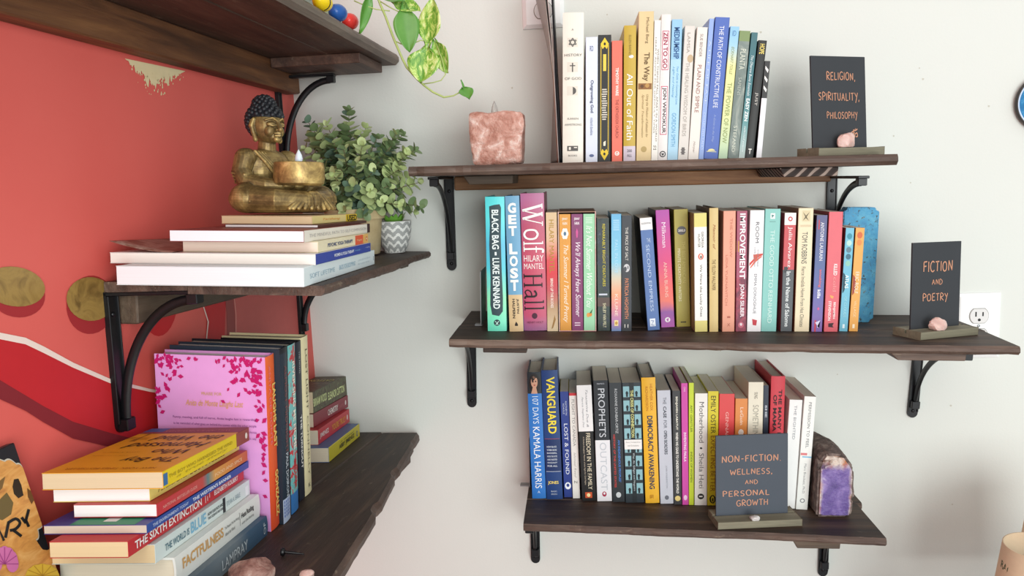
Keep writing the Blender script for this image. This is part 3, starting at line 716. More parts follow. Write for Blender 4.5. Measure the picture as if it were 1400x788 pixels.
# ---------------------------------------------------------------- books on the middle shelf
GM = 'books standing on the middle shelf of the white wall'
black_shape = [(.2,.07),(.45,.06),(.75,.055),(.82,.08),(.78,.3),(.8,.55),(.84,.75),(.82,.85),(.62,.885),(.25,.875),(.16,.8),(.2,.6),(.17,.35),(.22,.2)]
def cd(c1, c2, c3): return c1
SLIP = {}
def slipcase(M, t, w_, h): SLIP.update(M=M, t=t, w=w_, h=h)
mid_items = [
 B((666.5,693,453.5,663.5,689,269.5), grad([(0,'6fe0c0'),(.25,'8fe8b4'),(.45,'4cc4d4'),(.65,'50b8d8'),(.85,'5cdce0'),(1,'54d4d8')],2,0,.23,.4,.25,14), 'turquoise hardcover with white title on a jagged dark strip, first on the middle shelf', hard=True, w=.15,
   shp=[(black_shape,'33474e'),(ellipse(.5,.935,.17,.024),'22343a'),([(.42,.922),(.58,.948),(.55,.953),(.39,.927)],'bfe8dc'),([(.58,.922),(.42,.948),(.45,.953),(.61,.927)],'bfe8dc')],
   txt=[('BLACK BAG','e9f4f2',.095,.385,.32,.68,'b'),('-','e9f4f2',.405,.43,.45,.55,'H'),('LUKE KENNARD','e9f4f2',.45,.83,.32,.68,'b')]),
 B((697,715.4,454,690,709.8,268.5), '6fa3c4', 'blue and tan hardcover with bold white letters stacked down the spine', hard=True, w=.14, bands=[(.725,1,'d8b98c')],
   txt=[(c,'f4f1ec',v0,v1,.18,.76,'HB') for c,v0,v1 in (('G',.05,.125),('E',.137,.205),('T',.217,.29),('L',.345,.425),('O',.435,.515),('S',.525,.603),('T',.613,.695))]+[('JUSTIN','2a201c',.755,.865,.56,.74,'b'),('HALPERN','2a201c',.755,.90,.28,.46,'b')],
   shp=[([(.5,.925),(.62,.945),(.62,.958),(.4,.958),(.4,.945)],'2a201c')]),
 B((716.5,747.5,453,710.3,744,265), grad([(0,'a0628c'),(.12,'c04a6a'),(.5,'c44c64'),(.8,'b8506c'),(1,'b46a92')],2,0,.23,.45,.12,20), 'thick rose red hardcover with huge white and black serif lettering', hard=True, w=.15, side='8a3450',
   txt=[('W',W_,.075,.235,.06,.94,'s'),('o',W_,.255,.335,.08,.75,'s'),('l',W_,.345,.375,.08,.92,'s'),('f',W_,.38,.43,.08,.96,'s'),('HILARY','f4e8e4',.445,.49,.08,.92,'H'),('MANTEL','f4e8e4',.505,.545,.08,.92,'H'),
        ('H','1d1518',.58,.68,.05,.85,'s'),('a','1d1518',.695,.765,.05,.62,'s'),('l','1d1518',.775,.805,.05,.9,'s'),('l','1d1518',.82,.85,.05,.9,'s'),('HENRY HOLT','6a2a44',.93,.945,.15,.85,'H')],
   shp=[(ellipse(.48,.89,.12,.022),'4a2034')]),
 B((748,762.8,453.5,745.3,761.4,291), grad([(0,'dcc6a2'),(.2,'b89470'),(.35,'c4525a'),(.5,'d43c44'),(.62,'d84a50'),(.8,'dcb494'),(1,'d8bc94')],2,0,.2,.5,.1,40), 'red paperback with tan ends and gold lettering, beside the boxed set',
   txt=[('HILARY MANTEL','b08a30',.06,.50,.3,.72,''),('BRING UP THE BODIES','f0dcd0',.55,.80,.35,.6,'b')], shp=[([(.7,.86),(.8,.9),(.55,.97),(.4,.98)],'9a7440')]),
 dict(q=(764,815.5,453.8,763,814.3,290), fn=slipcase, w=.135),
 B((816.8,834.6,453,816.2,832.5,299), blotch([(.3,'161a1e'),(.48,'2b3a34'),(.58,'20263a'),(.72,'6a7c70'),(.8,'3a4a8c')],28,.45,2), 'black paperback with dark undersea foliage and yellow lettering', bands=[(.70,.78,'5a4a44')],
   txt=[('REMARKABLY BRIGHT CREATURES','d8c834',.05,.60,.44,.66,''),('SHELBY VAN PELT','e6e0b8',.75,.97,.44,.68,'')], shp=[(rect(.12,.8,.665,.68),'c8ccd8')]),
 B((836,849.3,453.3,835.6,849.3,293), grad([(0,'6888b4'),(.08,'b07ab0'),(.2,'d88a90'),(.32,'eaa078'),(.46,'d0c4ac'),(.6,'84c4dc'),(1,'6ab0d8')],2,0,.2), 'paperback fading from sky blue down to orange and violet',
   txt=[('FALL IN LOVE','b4dcee',.22,.50,.35,.65,''),('KLUNE','f6e2d4',.68,.87,.35,.65,'')], shp=[(rect(.2,.8,.05+i*.016,.056+i*.016),'b8dcf0') for i in range(6)]+[(rect(.3,.7,.905,.955),'f0dca0'),(ellipse(.5,.93,.14,.014),'c89a4c')]),
 B((849.8,863.6,453.3,849.9,863.8,295), '35383e', 'charcoal paperback with a pale face picture midway and orange lettering below',
   txt=[('THE PRICE OF SALT','dcd8d0',.10,.385,.36,.64,''),('PATRICIA HIGHSMITH','e08c64',.54,.89,.3,.68,'')], shp=[(ellipse(.5,.45,.3,.035),'c8c8ca'),(ellipse(.35,.46,.16,.022),'4a4c52'),(ellipse(.62,.445,.1,.015),'8a8c90'),(rect(.3,.36,.94,.97),W_),(rect(.6,.66,.94,.97),W_)]),
 B((885.3,902.6,452.5,874.8,890.8,299), '5472a8', 'blue paperback with a white band at its top, leaning beside the dark gap', side='201e24', bands=[(0,.105,'eceae8')],
   txt=[('THE','c2d0e4',.18,.215,.45,.75,'H'),('SECOND EMPRESS','b8c8e2',.235,.83,.35,.62,''),('ALLISON PATAKI','6c6a70',.04,.055,.1,.9,'H')], shp=[(rect(.22,.68,.895,.965),'e6ecf4'),([(.32,.91),(.58,.915),(.35,.95),(.6,.955),(.58,.96),(.3,.955),(.5,.92),(.32,.915)],'5472a8')]),
 B((904,922.6,448.5,896.2,914.8,288), grad([(0,'b85cb0'),(.14,'8c4a98'),(.22,'e87060'),(.36,'e8605c'),(.6,'d83878'),(1,'b03ca0')],2,0,.2,.45,.12,30), 'magenta to orange paperback with white lettering', side='3a1a30',
   txt=[('Milkman','f4e4ee',.105,.315,.38,.68,''),('ANNA BURNS','f0c4b4',.44,.74,.4,.64,'')], shp=[(ellipse(.5,.935,.2,.022),'f4ecf0'),([(.4,.93),(.6,.92),(.52,.955)],'b85cb0')]),
 B((925,944,447.5,921.2,940.2,287), 'a99c44', 'olive yellow book with a round grey badge near the top of its spine',
   txt=[('2023',W_,.168,.187,.28,.78,'Hb'),('THE BEST AMERICAN','c8bc6c',.27,.62,.52,.75,''),('MINUTE CREATIVITY WRITERS','efe9c4',.33,.78,.2,.4,'')], shp=[(ellipse(.52,.178,.33,.037),'5c5c60'),(rect(.3,.7,.955,.965),'3c381c')]),
 B((950,967.3,454.3,948.8,966,292), 'eae7e2', 'white paperback with yellow bands at both ends and an orange oval emblem', side='a88a70', bands=[(0,.115,'d8cc78'),(.905,1,'d8cc7c')],
   txt=[('GEORGIA','55504c',.155,.29,.58,.76,''),('HUNTER','55504c',.175,.285,.3,.48,''),('We Were the Lucky Ones','55504c',.43,.87,.38,.62,'')], shp=pen(.52,.362,.22,.10,'d4604c','f0e6dc','4a3c38')),
 B((970,982,454.3,970,982,285), 'd2b87c', 'slim tan-gold hardcover with a brown title, its boards standing proud', hard=True, w=.15, side='6a5844',
   txt=[('Memoir of','a86a3a',.13,.33,.4,.7,'i'),('THE YELLOW WALLPAPER','7a5c34',.41,.66,.3,.7,'')]),
 B((987.4,1004,454,989.2,1006,289), 'e09a80', 'salmon pink paperback with faint brick red lettering', txt=[('LIDIA YUKNAVITCH','c4705a',.36,.78,.22,.4,''),('THE WIDOW','c4705a',.06,.38,.55,.75,''),('X','b0604c',.93,.955,.4,.65,'H'),('-','b0604c',.87,.885,.4,.65,'H')]),
 B((1006,1019.8,453.8,1007.4,1022,289), 'a04a64', 'plum paperback with a large white title on a speckled spine', bands=[(.55,1,blotch([(.3,'5c3044'),(.55,'a04458'),(.7,'c45a64')],60))],
   txt=[('IMPROVEMENT','f4eef0',.02,.56,.3,.84,'b'),('JOAN SILBER','f0e4e8',.60,.88,.3,.78,'b')], shp=[(ellipse(.5,.945,.28,.025),'c46a7c'),(ellipse(.5,.94,.12,.012),'e8d8dc'),(rect(0,.24,.245,.335),'d09a40')]),
 B((1021,1040.4,453.8,1026,1045,288), 'ebe9ea', 'white paperback crossed by a red scribble, right of the plum one',
   txt=[('ROOM','55555c',.095,.265,.42,.66,''),('A NOVEL BY THE AUTHOR','8a8a90',.30,.46,.36,.46,''),('NATIONAL BESTSELLER','8a8a90',.32,.46,.58,.68,''),('EMMA DONOGHUE','77777e',.52,.85,.4,.6,'')],
   shp=[([(.05,.43),(.5,.375),(.97,.35),(.97,.365),(.5,.395),(.05,.455)],'cc4038'),([(.1,.465),(.45,.40),(.9,.372),(.92,.38),(.5,.42),(.12,.475)],'d86048'),([(.3,.36),(.9,.352),(.5,.40),(.35,.41)],'cc5844'),([(.35,.895),(.7,.905),(.65,.95),(.4,.945)],'c03844')]),
 B((1041,1060.6,453.6,1046,1068,286), '84c0b8', 'pale teal paperback with thin white lettering, leaning right', txt=[('THE GOOD OTTO REINHARD','cfe8e2',.17,.93,.38,.66,'')], shp=[(rect(.35,.65,.035,.08),'eef4f2'),([(.4,.045),(.6,.05),(.45,.075)],'5c8a84'),(rect(.3,.7,.1,.104),'5c8a84')]),
 B((1067,1082.6,453.5,1073.2,1088.8,291.5), 'c24a50', 'red paperback with white top and a grey lower half', side='a83440', bands=[(0,.1,'f0ece6'),(.475,1,'54585c')],
   txt=[('Julia Alvarez','f6eae8',.115,.455,.3,.72,''),('In the Name of Salome','d8dcdc',.49,.96,.32,.7,'b')], shp=[(ellipse(.5,.05,.2,.02),'c24a50'),(ellipse(.5,.05,.1,.01),'f0ece6'),([(.1,.45),(.5,.45),(.3,.5),(.1,.5)],'3c4044')]),
 B((1086,1106,453.8,1092,1112.5,285), 'e6d6b4', 'cream paperback with a small line drawing above its grey-green title', w=.14, side='8a5c3c',
   txt=[('TOM ROBBINS','4c5450',.19,.445,.3,.66,''),('Fierce Invalids Home From Hot Climates','6c685c',.47,.96,.34,.6,'')], shp=[(rect(.25,.8,.02,.105),'d6c6a0'),([(.3,.03),(.5,.06),(.75,.03),(.55,.07),(.7,.1),(.5,.08),(.3,.1),(.45,.07)],'6a5c44'),(rect(.15,.9,.135,.138),'b0906a'),(rect(.15,.9,.145,.148),'b0906a')]),
 B((1109,1124,454,1117,1131.4,294.6), grad([(0,'7c5aa4'),(.3,'5c5ca0'),(.6,'4a5c90'),(1,'4c4c78')],2,0,.2,.45,.2,30), 'blue-violet paperback with a red and white title', side='2a2438',
   txt=[('ANTOINE LAURAIN','f0eef4',.06,.385,.4,.72,''),('smoking','d87078',.46,.615,.42,.72,'b'),('kills','f0eef4',.635,.71,.38,.68,'b')], shp=[(rect(0,.3,.04,.12),'c83c48'),(rect(0,.4,.9,1),'c83c48'),(ellipse(.55,.80,.1,.012),'d85890'),([(.3,.92),(.8,.9),(.5,.96),(.7,.97)],'d8d4ec')]),
 B((1126.4,1145,454,1133.6,1153,290), 'd8606a', 'coral pink paperback with white lettering low on its spine', side='a04048',
   txt=[('KILLED','f6eae8',.43,.525,.5,.76,'b'),('cold','e89a98',.54,.66,.5,.74,''),('BENJAMIN','f6eae8',.75,.89,.56,.76,'b'),('STEVENSON','f6eae8',.74,.905,.24,.44,'b')], shp=[([(.3,.69),(.6,.70),(.55,.72),(.4,.715)],'f0a45c'),([(.3,.93),(.7,.925),(.6,.95),(.7,.965),(.3,.96)],'3a1c24')]),
 B((1147,1159,453.5,1156.8,1168,312), '6cb4cc', 'small sky blue paperback with a dark half disc across its edge', side='8a3c40',
   txt=[('ATLAS','e8f4f4',.45,.58,.3,.72,'b'),('OF CLOUDS','a4d4dc',.66,.86,.35,.65,'')], shp=[(ellipse(.5,.08+i*.065,.3,.028),['3c8ca0','b4d8d0','5c7c8c','3c6c80','8cc4b4'][i]) for i in range(5)]+[(ellipse(.0,.53,.42,.1,16,-PI/2,PI/2),'1f4c5c')]+[(rect(.35,.6,.93,.97),'e0f0f4')]),
 B((1160.7,1172.6,453.5,1170,1182.6,312), 'e2a24c', 'small orange paperback with a red-brown half disc, in front of the blue block', side='8a4c34',
   txt=[('ERIC ROLF','f6ead4',.42,.63,.3,.7,''),('VILLAGE','f0d4a4',.7,.86,.35,.62,'')], shp=[(ellipse(.5,.07,.3,.032),'d0683c'),(ellipse(.5,.14,.28,.03),'dc8848'),(ellipse(.0,.55,.42,.1,16,-PI/2,PI/2),'a04430'),(rect(.35,.6,.93,.97),'f6e4c4')]),
]
row(mid_items, MID, GM)
# the boxed set: a slipcase and the three books standing in it
sM, st_, sw, sh = SLIP['M'], SLIP['t'], SLIP['w'], SLIP['h']
r = thing('slipcase', sM, 'white card slipcase with pink lower edge holding three slim paperbacks', 'slipcase')
mb = MB(); c = .0014; h2 = st_/2
cw = blotch([(.3, 'e6d8c8'), (.5, 'd8a8a0'), (.62, 'efe6da')], 9, .5, 1); tp = paint('9a7864', .6); pk = paint('d8a09c', .5)
mb.box(-h2, -h2+c, 0, sw, 0, sh, cw); mb.box(h2-c, h2, 0, sw, 0, sh, cw); mb.box(-h2+c, h2-c, 0, sw, sh-c, sh, tp); mb.box(-h2+c, h2-c, 0, sw, 0, c, pk); mb.box(-h2+c, h2-c, sw-c, sw, c, sh-c, cw)
mb.build('case', r)
iw = (st_-2*c)/3
sets = [('dc9a44', 'orange paperback with white script title, left one in the slipcase', [('The Summer I Turned Pretty', 'f6ecd8', .26, .93, .25, .78, 'i'), ('JENNY', 'f6ecd8', .03, .055, .25, .75, 'Hb'), ('HAN', 'f6ecd8', .065, .09, .3, .7, 'Hb')], [(ellipse(.5+.18*math.cos(a), .165+.028*math.sin(a), .14, .022), 'f2eee4') for a in [2*PI*i/6 for i in range(6)]]+[(ellipse(.5, .165, .12, .018), '5c7890')]),
 ('84406c', 'purple paperback with white script title, middle one in the slipcase', [("We'll Always Have Summer", 'f4e8ee', .24, .88, .22, .8, 'i'), ('JENNY', 'f4e8ee', .03, .055, .25, .75, 'Hb'), ('HAN', 'f4e8ee', .065, .09, .3, .7, 'Hb')], [([(.4, .15), (.5, .12), (.6, .15), (.55, .2), (.45, .2)], 'd05898'), (rect(.25, .75, .93, .938), 'e8d0dc'), (rect(.25, .75, .95, .958), 'e8d0dc')]),
 ('9cd0a8', 'mint green paperback with white script title, right one in the slipcase', [("It's Not Summer Without You", 'eef6ec', .1, .8, .25, .78, 'i')], [(rect(.2, .8, .03+i*.014, .036+i*.014), 'd0e8d4') for i in range(4)]+[(ellipse(.4, .865, .14, .02), 'e09a4c'), (ellipse(.6, .86, .14, .018), 'd88a40'), ([(.5, .85), (.8, .81), (.7, .85)], '3c6a3c')])]
for i, (cv, lb, tx, sh_) in enumerate(sets):
    M = sM @ Matrix.Translation((-h2+c+iw*(i+.5), -.0005, c+.0002))
    book(M, iw-.0012, sw-.006, sh-2*c-.003, cv, lb, 'boxed set of three paperbacks', txt=tx, shp=sh_)

# ---------------------------------------------------------------- books on the bottom shelf
GB = 'books standing on the bottom shelf of the white wall'
face = [(rect(0,1,0,.165),'20262c'),(ellipse(.52,.085,.42,.075),'1c1412'),(ellipse(.5,.075,.24,.047),'c8977c'),([(.3,.045),(.52,.02),(.7,.04),(.6,.045),(.42,.05),(.34,.08)],'241814'),(ellipse(.42,.072,.05,.006),'3c2420'),(ellipse(.6,.07,.05,.006),'3c2420'),([(.42,.098),(.5,.094),(.6,.096),(.52,.106)],'a8483c'),([(.38,.115),(.62,.115),(.7,.165),(.25,.165)],'c8977c')]
crisis = [(rect(.05+.5*j,.45+.5*j,.03+i*.115,.118+i*.115),'8cb8c0') for i in range(8) for j in range(2)]+[(ellipse(.25+.5*j,.085+i*.115,.07,.016),'1c2a30') for i in range(8) for j in range(2)]+[(rect(.2+.5*j,.3+.5*j,.085+i*.115,.115+i*.115),'1c2a30') for i in range(8) for j in range(2)]+[(rect(.38,.62,.0,1),'20262a'),(rect(.04,.96,.47,.55),'eeeae6')]
bot_items = [
 B((727.8,746.7,682.5,720.3,739.4,510), '2f76c4', 'bright blue hardcover with a portrait photo at the spine top, first on the bottom shelf', hard=True, w=.145, side='1c2a44',
   shp=face, txt=[('107 DAYS','d8e6f4',.185,.40,.3,.72,''),('KAMALA HARRIS','f0f4f8',.425,.915,.26,.74,''),('A','d8e6f4',.935,.955,.4,.6,'H')]),
 B((747.6,769.5,683.5,739.8,762,507), '1f3f78', 'navy blue hardcover with a large yellow title reading down', hard=True, w=.145, bands=[(.53,.78,'1a3060')],
   txt=[('VANGUARD','f0d83c',.05,.485,.28,.8,'b'),('JONES','f0d870',.855,.885,.12,.78,'Hb'),('BASIC','c8d0dc',.93,.942,.3,.66,'H'),('BOOKS','c8d0dc',.952,.964,.3,.66,'H')]
      +[(s,'c8d0dc',.58+.025*i,.594+.025*i,.14,.76,'Hb') for i,s in enumerate(['HOW BLACK','WOMEN BROKE','BARRIERS,','WON THE VOTE','AND INSISTED','ON EQUALITY','FOR ALL'])], shp=[(rect(.05,.95,.525,.528),'b04838'),(rect(.05,.95,.78,.783),'c8d0dc')]),
 B((771.6,782.7,680.5,765.2,777.4,536), '2c3f88', 'slim royal blue paperback with white lettering, right of the navy hardcover', side='d8c040',
   txt=[('KATHRYN','d4dcec',.09,.22,.56,.74,''),('SCHULZ','d4dcec',.11,.21,.26,.44,''),('LOST & FOUND','e8ecf4',.30,.78,.32,.74,'')], shp=[(ellipse(.5,.89,.36,.034),'eef0f4'),(ellipse(.5,.885,.18,.016),'2c3f88')]),
 B((783.2,793,682,777.6,788,538), 'e4e0da', 'slim white paperback with grey lettering and striped foot', bands=[(0,.025,'c83038')],
   txt=[('FLIGHT TO CANADA','8a8684',.06,.5,.32,.68,''),('Ishmael Reed','aaa6a2',.56,.80,.36,.64,'i'),('N','55504c',.83,.855,.3,.7,'H')], shp=[([(0,.9+i*.03),(1,.87+i*.03),(1,.885+i*.03),(0,.915+i*.03)],['7a3c34','2a2424','a8644c'][i]) for i in range(3)]),
 B((795.2,816,685.5,788.4,808,527.5), '1c1a1a', 'black and white paperback, white upper half and orange emblem at its foot', side='d8d4ce', bands=[(0,.395,'e9e7e6')],
   txt=[('Tananarive Due &','8a8a90',.04,.36,.58,.72,'i'),('Patricia Stephens Due','8a8a90',.1,.36,.28,.42,'i'),('FREEDOM IN THE FAMILY','e8dcc0',.41,.90,.48,.76,''),('A Mother-Daughter Memoir of the Fight for Civil Rights','c8b8a4',.44,.86,.24,.36,'')], shp=[(rect(.25,.72,.925,.975),'c8542c'),(ellipse(.48,.95,.12,.016),'f0dca0')]),
 B((816.4,837,686,811,830.9,521), '23262c', 'tall paperback, black upper half and white lower half, crimson emblem', bands=[(.49,1,'e6e5e8')],
   txt=[('KRAMNICK','b8bcc4',.02,.032,.25,.75,'H'),('PROPHETS','c8ccd2',.065,.465,.3,.74,''),('OUTCAST','c2c6cc',.51,.905,.3,.74,'')], shp=[(ellipse(.5,.94,.15,.022),'a8304c'),(ellipse(.5,.935,.07,.01),'e6e5e8')]),
 B((837.8,854.4,687,832.2,850,524), '2e3236', 'charcoal paperback with red and blue lines of lettering low on its spine',
   txt=[('ROXANNE DUNBAR-ORTIZ','c8ccce',.05,.42,.42,.62,''),("AN INDIGENOUS PEOPLES'",'4a7cc8',.475,.83,.56,.74,'b'),('HISTORY OF THE UNITED STATES','c8403c',.43,.875,.2,.36,'b')], shp=[(ellipse(.5,.94,.2,.024),'c8ccce')]),
 B((855,881,688,850.3,876,524), '2a3238', 'thick paperback patterned with light blue window scenes and a white label', shp=crisis, txt=[('THE CRISIS OF CONNECTION','d8d88c',.06,.45,.42,.58,'b'),('Roots, Consequences','8a8684',.485,.498,.12,.88,'H'),('and Solutions','8a8684',.512,.525,.2,.8,'H'),('Way, Ali, Gilligan and Noguera','c8d4d8',.58,.9,.44,.56,'')]),
 B((882.7,901.7,688.8,876.8,895.8,517), 'e8b02c', 'golden yellow hardcover with a navy title reading down', hard=True, w=.145, side='3a3834',
   txt=[('HEATHER COX','c07c20',.05,.26,.58,.76,''),('RICHARDSON','c07c20',.07,.26,.26,.44,''),('DEMOCRACY AWAKENING','2a3450',.30,.885,.32,.7,'b'),('VIKING','b07418',.93,.96,.3,.6,'')]),
 B((904,920,689.5,897.4,917.4,534.5), 'c4c6d0', 'pale lavender-grey paperback with dark grey lettering', txt=[('THE','5c5e68',.06,.12,.42,.66,''),('CASE','4a4c56',.14,.24,.42,.66,'b'),('FOR','5c5e68',.26,.33,.42,.66,''),('OPEN BORDERS','4a4c56',.35,.56,.42,.66,'b'),('JOHN WASHINGTON','9a9ca6',.66,.86,.44,.6,'')], shp=[(ellipse(.5,.945,.16,.02),'6c6e78')]),
 B((921.4,931.6,690.5,918.2,930.4,535), '3a3a3c', 'slim dark grey paperback with white capitals reading down its whole spine', txt=[('BENJAMIN LABATUT','ece8d8',.05,.34,.34,.66,'b'),('WHEN WE CEASE TO UNDERSTAND THE WORLD','f2efe6',.36,.90,.34,.66,'b')], shp=[(ellipse(.5,.945,.36,.024),'e0c880')]),
 B((933,941.5,690.8,931.2,940.2,524.5), 'cc4aa4', 'thin magenta book between dark grey and lime green spines', w=.13, txt=[('ORR','f0c8e2',.03,.07,.35,.65,''),('INVENTING PAULA','f6e2f0',.40,.64,.3,.7,'b')], shp=[(ellipse(.5,.94,.28,.022),'f0c8e2')]),
 B((942,948.4,691,941.4,948.8,524), 'c4d434', 'thin lime green book, right of the magenta one', w=.13, txt=[('AMY GERSTLER','5c6c1c',.18,.40,.3,.7,''),('INDEX OF WOMEN','5c6c1c',.56,.81,.3,.7,'')]),
 B((949.8,966.4,691.4,950.2,967.6,538.5), 'ebe7e0', 'white paperback with a wide grey serif title and a black dot', txt=[('Motherhood','6a6666',.075,.435,.34,.72,''),('Sheila Heti','6a6666',.53,.845,.34,.72,'')], shp=[(ellipse(.5,.485,.1,.009),'3a3636'),(ellipse(.5,.92,.26,.026),'2a2626'),(rect(.36,.64,.914,.926),'ebe7e0')]),
 B((967,981.4,691.6,968.2,982.4,535.5), 'd4c42c', 'yellow paperback with black and brown condensed capitals', txt=[('EMILY OSTER','3c3814',.04,.365,.28,.74,''),('EXPECTING BETTER','8a5c14',.385,.875,.28,.74,'')], shp=pen(.5,.945,.3,.1,'2a2814','d4c42c','2a2814')),
 B((982,1002,692,983.4,1004.6,539), 'd84848', 'red paperback with a light bird emblem, rising behind the lowest slate sign', txt=[('GENNARI','f0b8b0',.16,.40,.42,.62,'')], shp=[(ellipse(.45,.48,.2,.03),'f0dcd4')]),
 B((1003,1019,692.5,1005.4,1022.5,545.6), 'dc8a48', 'orange paperback with a white emblem, peeking above the lowest slate sign', txt=[('LeGuin','f6e0cc',.08,.24,.4,.66,'')], shp=[(ellipse(.5,.31,.22,.03),'f4e8dc')]),
 B((1020,1041,693,1024,1043.5,523), 'e6deca', 'cream paperback with grey lettering, taller than the orange one', txt=[('SUNG','6a6458',.08,.13,.4,.62,''),('SOMETHING','a8a294',.18,.46,.32,.7,'')]),
 B((1041.4,1049,693.2,1044,1050.8,527.5), '2c3444', 'thin navy paperback squeezed left of the crimson hardcover', txt=[('SHE','c8ccd4',.16,.26,.3,.7,'b')]),
 B((1049.4,1067,694,1052.6,1075,515), 'cc3c48', 'crimson hardcover with black two-line title, tallest behind the lowest slate sign', hard=True, w=.15, txt=[('THE MANY LIVES','2a1418',.10,.56,.55,.8,'b'),('OF MAMA LOVE','2a1418',.14,.58,.18,.44,'b')]),
 B((1067.6,1086.4,696,1076.6,1098,547.5), 'eceae8', 'white paperback with faint grey lettering, half hidden by the lowest slate sign', txt=[('THE BIGHTED','9a9aa0',.05,.36,.4,.6,'')]),
 B((1087.4,1104,697.5,1099.4,1116,543), 'ebebe6', 'white paperback with two small colour stripes, leaning against the purple crystal', side='e0dcd6', txt=[('PERMISSION TO FEEL','8a8a8c',.05,.45,.42,.66,''),('Marc Brackett, Ph.D.','9a9a9c',.59,.86,.4,.62,'')], shp=[(rect(.05,.6,.495,.515),'d87a7c'),(rect(.2,.98,.525,.535),'6cb4d8'),(ellipse(.5,.92,.22,.02),'8a8a8c'),(ellipse(.5,.92,.13,.012),'ebebe6')]),
]
row(bot_items, BOT, GB, depth_=.155)

# ---------------------------------------------------------------- signs, stones and the rest on the white wall's shelves
SLATE = paint('35373b', .6, .06, 30); SLATE_B = paint('464d57', .6, .06, 30); COPPER = 'c48c70'
def sign(pl, pfl, pfr, pbl, bw, bh, lines, label, board, back_lean=0.0, doodle=None, at=None):
    """slate board standing in a slotted wooden block; corners of the block's foot given"""
    A = on(*pfl, *pl); Bq = on(*pfr, *pl); Cq = on(*pbl, *pl)
    if at: A = at[0]; A.z = zon(pl, A.x, A.y); Bq = A + at[1]; Cq = A + Vector((0, .055, 0))
    up = Vector(pl[0]).normalized(); x = (Bq-A); L = x.length; x.normalize(); y = up.cross(x); y.normalize()
    D = max(.045, min(.062, (Cq-A).dot(y)))
    M = basis(x, y, up, A + up*.0003)
    r = thing('chalkboard_sign', M, label, 'sign', 'slate signs on the shelves')
    mb = MB(); th = .0125
    g0, g1 = D*.50, D*.50+.005
    prof = [(0, 0), (D, 0), (D, th), (g1, th), (g1, th*.45), (g0, th*.45), (g0, th), (0, th)]
    a = [(0, p, q) for p, q in prof]; b = [(L, p, q) for p, q in prof]; n = len(prof)
    mb.add(a+b, [(0, 1, 2, 3, 4, 5, 6, 7), tuple(range(15, 7, -1))] + [(i, n+i, n+(i+1) % n, (i+1) % n)[::-1] for i in range(n)], W_GREEN)
    o = mb.build('wooden_base', r); md = o.modifiers.new('b', 'BEVEL'); md.width = .0008; md.segments = 2
    x0 = (L-bw)/2 + lines.get('dx', 0); z0 = th*.46
    R = Matrix.Translation((0, g0+.0006, z0)) @ Matrix.Rotation(-back_lean, 4, 'X')
    mb = MB(); mb.cbox(x0, x0+bw, 0, .0036, 0, bh, board, .0005, R); s = mb.build('board', r)
    lt = MB()
    for txt, u0, u1, v0, v1 in lines['t']:
        g, fs = fit(hand_glyphs(txt, .125), 'h', u0, u1, v0, v1)
        lt.add([(x0+u*bw, -.0006, bh*(1-v)) for u, v in g], fs, paint(COPPER, .5), R)
    for pl_ in (doodle or []):
        v_, f_ = ribbon(pl_, .014); lt.add([(x0+u*bw, -.0006, bh*(1-v)) for u, v in v_], f_, paint(COPPER, .5), R)
    lt.build('lettering', s)
    return M, L, D, th
def pebble(name, P, r, mat, label, seed, cat='stone', flatb=.55, sub=3, amp=.22, M=None, grp=None, facets=0):
    bm = bmesh.new(); bmesh.ops.create_icosphere(bm, subdivisions=sub, radius=1)
    rn = random.Random(seed); dirs = [Vector((rn.gauss(0, 1), rn.gauss(0, 1), rn.gauss(0, 1))).normalized() for _ in range(14)]; hts = [rn.uniform(.70, .96) for _ in dirs]
    for v in bm.verts:
        d = v.co.normalized(); k = 1.0
        for q, h in zip(dirs, hts):
            c = d.dot(q)
            if c > .2: k = min(k, h/c)
        k *= 1+amp*.12*math.sin(9*d.x+seed)*math.sin(11*d.y)*math.sin(8*d.z)
        v.co = Vector((d.x*k*r[0], d.y*k*r[1], max(d.z*k*r[2], -r[2]*flatb)))
    mz = min(v.co.z for v in bm.verts)
    for v in bm.verts: v.co.z -= mz
    me = bpy.data.meshes.new(name); bm.to_mesh(me); bm.free(); me.materials.append(mat)
    o = bpy.data.objects.new(name, me); COL.objects.link(o)
    o.matrix_world = M if M else Matrix.Translation(P)
    tag(o, label, cat, grp); smooth_angle(o, 24); return o
QUARTZ = stone('rose_quartz', [(.3, 'c49a92'), (.5, 'd8b4aa'), (.7, 'e6ccc4')], 35, .35, .25, .4, .002, 90)
CHALKY = stone('pale_pebble', [(.3, 'bcb6b2'), (.6, 'd8d3cf')], 40, .5, .1, .3)
def stone_at(px, py, M, L, D, th, off): return M @ Vector((off, D*.22, th+.0003))
sM1, l1, d1, h1 = sign(TOP, (1119, 212.3), (1208, 209), (1087, 210.5), .111, .157, dict(t=[('RELIGION,', .27, .80, .155, .265), ('SPIRITUALITY,', .12, .87, .365, .485), ('PHILOSOPHY', .26, .83, .57, .67)]),
     'slate sign listing religion, spirituality and philosophy, at the right end of a shelf', SLATE, .07, at=(onY(1119, 212.3, -.235), Vector((.134*math.cos(.42), .134*math.sin(.42), 0))), doodle=[[(.70,.80),(.74,.785),(.76,.80),(.73,.815),(.77,.825),(.76,.845),(.70,.84)],[(.77,.815),(.81,.80),(.82,.835),(.79,.84)],[(.74,.77),(.78,.775),(.82,.76)],[(.78,.755),(.785,.76)]])
sM2, l2, d2, h2_ = sign(MID, (1258, 466), (1336.5, 458.5), (1219.5, 457.5), .107, .150, dict(t=[('FICTION', .22, .82, .205, .335), ('AND', .40, .62, .41, .48), ('POETRY', .22, .74, .56, .68)]),
     'slate sign reading fiction and poetry beside a wall outlet', SLATE, .05)
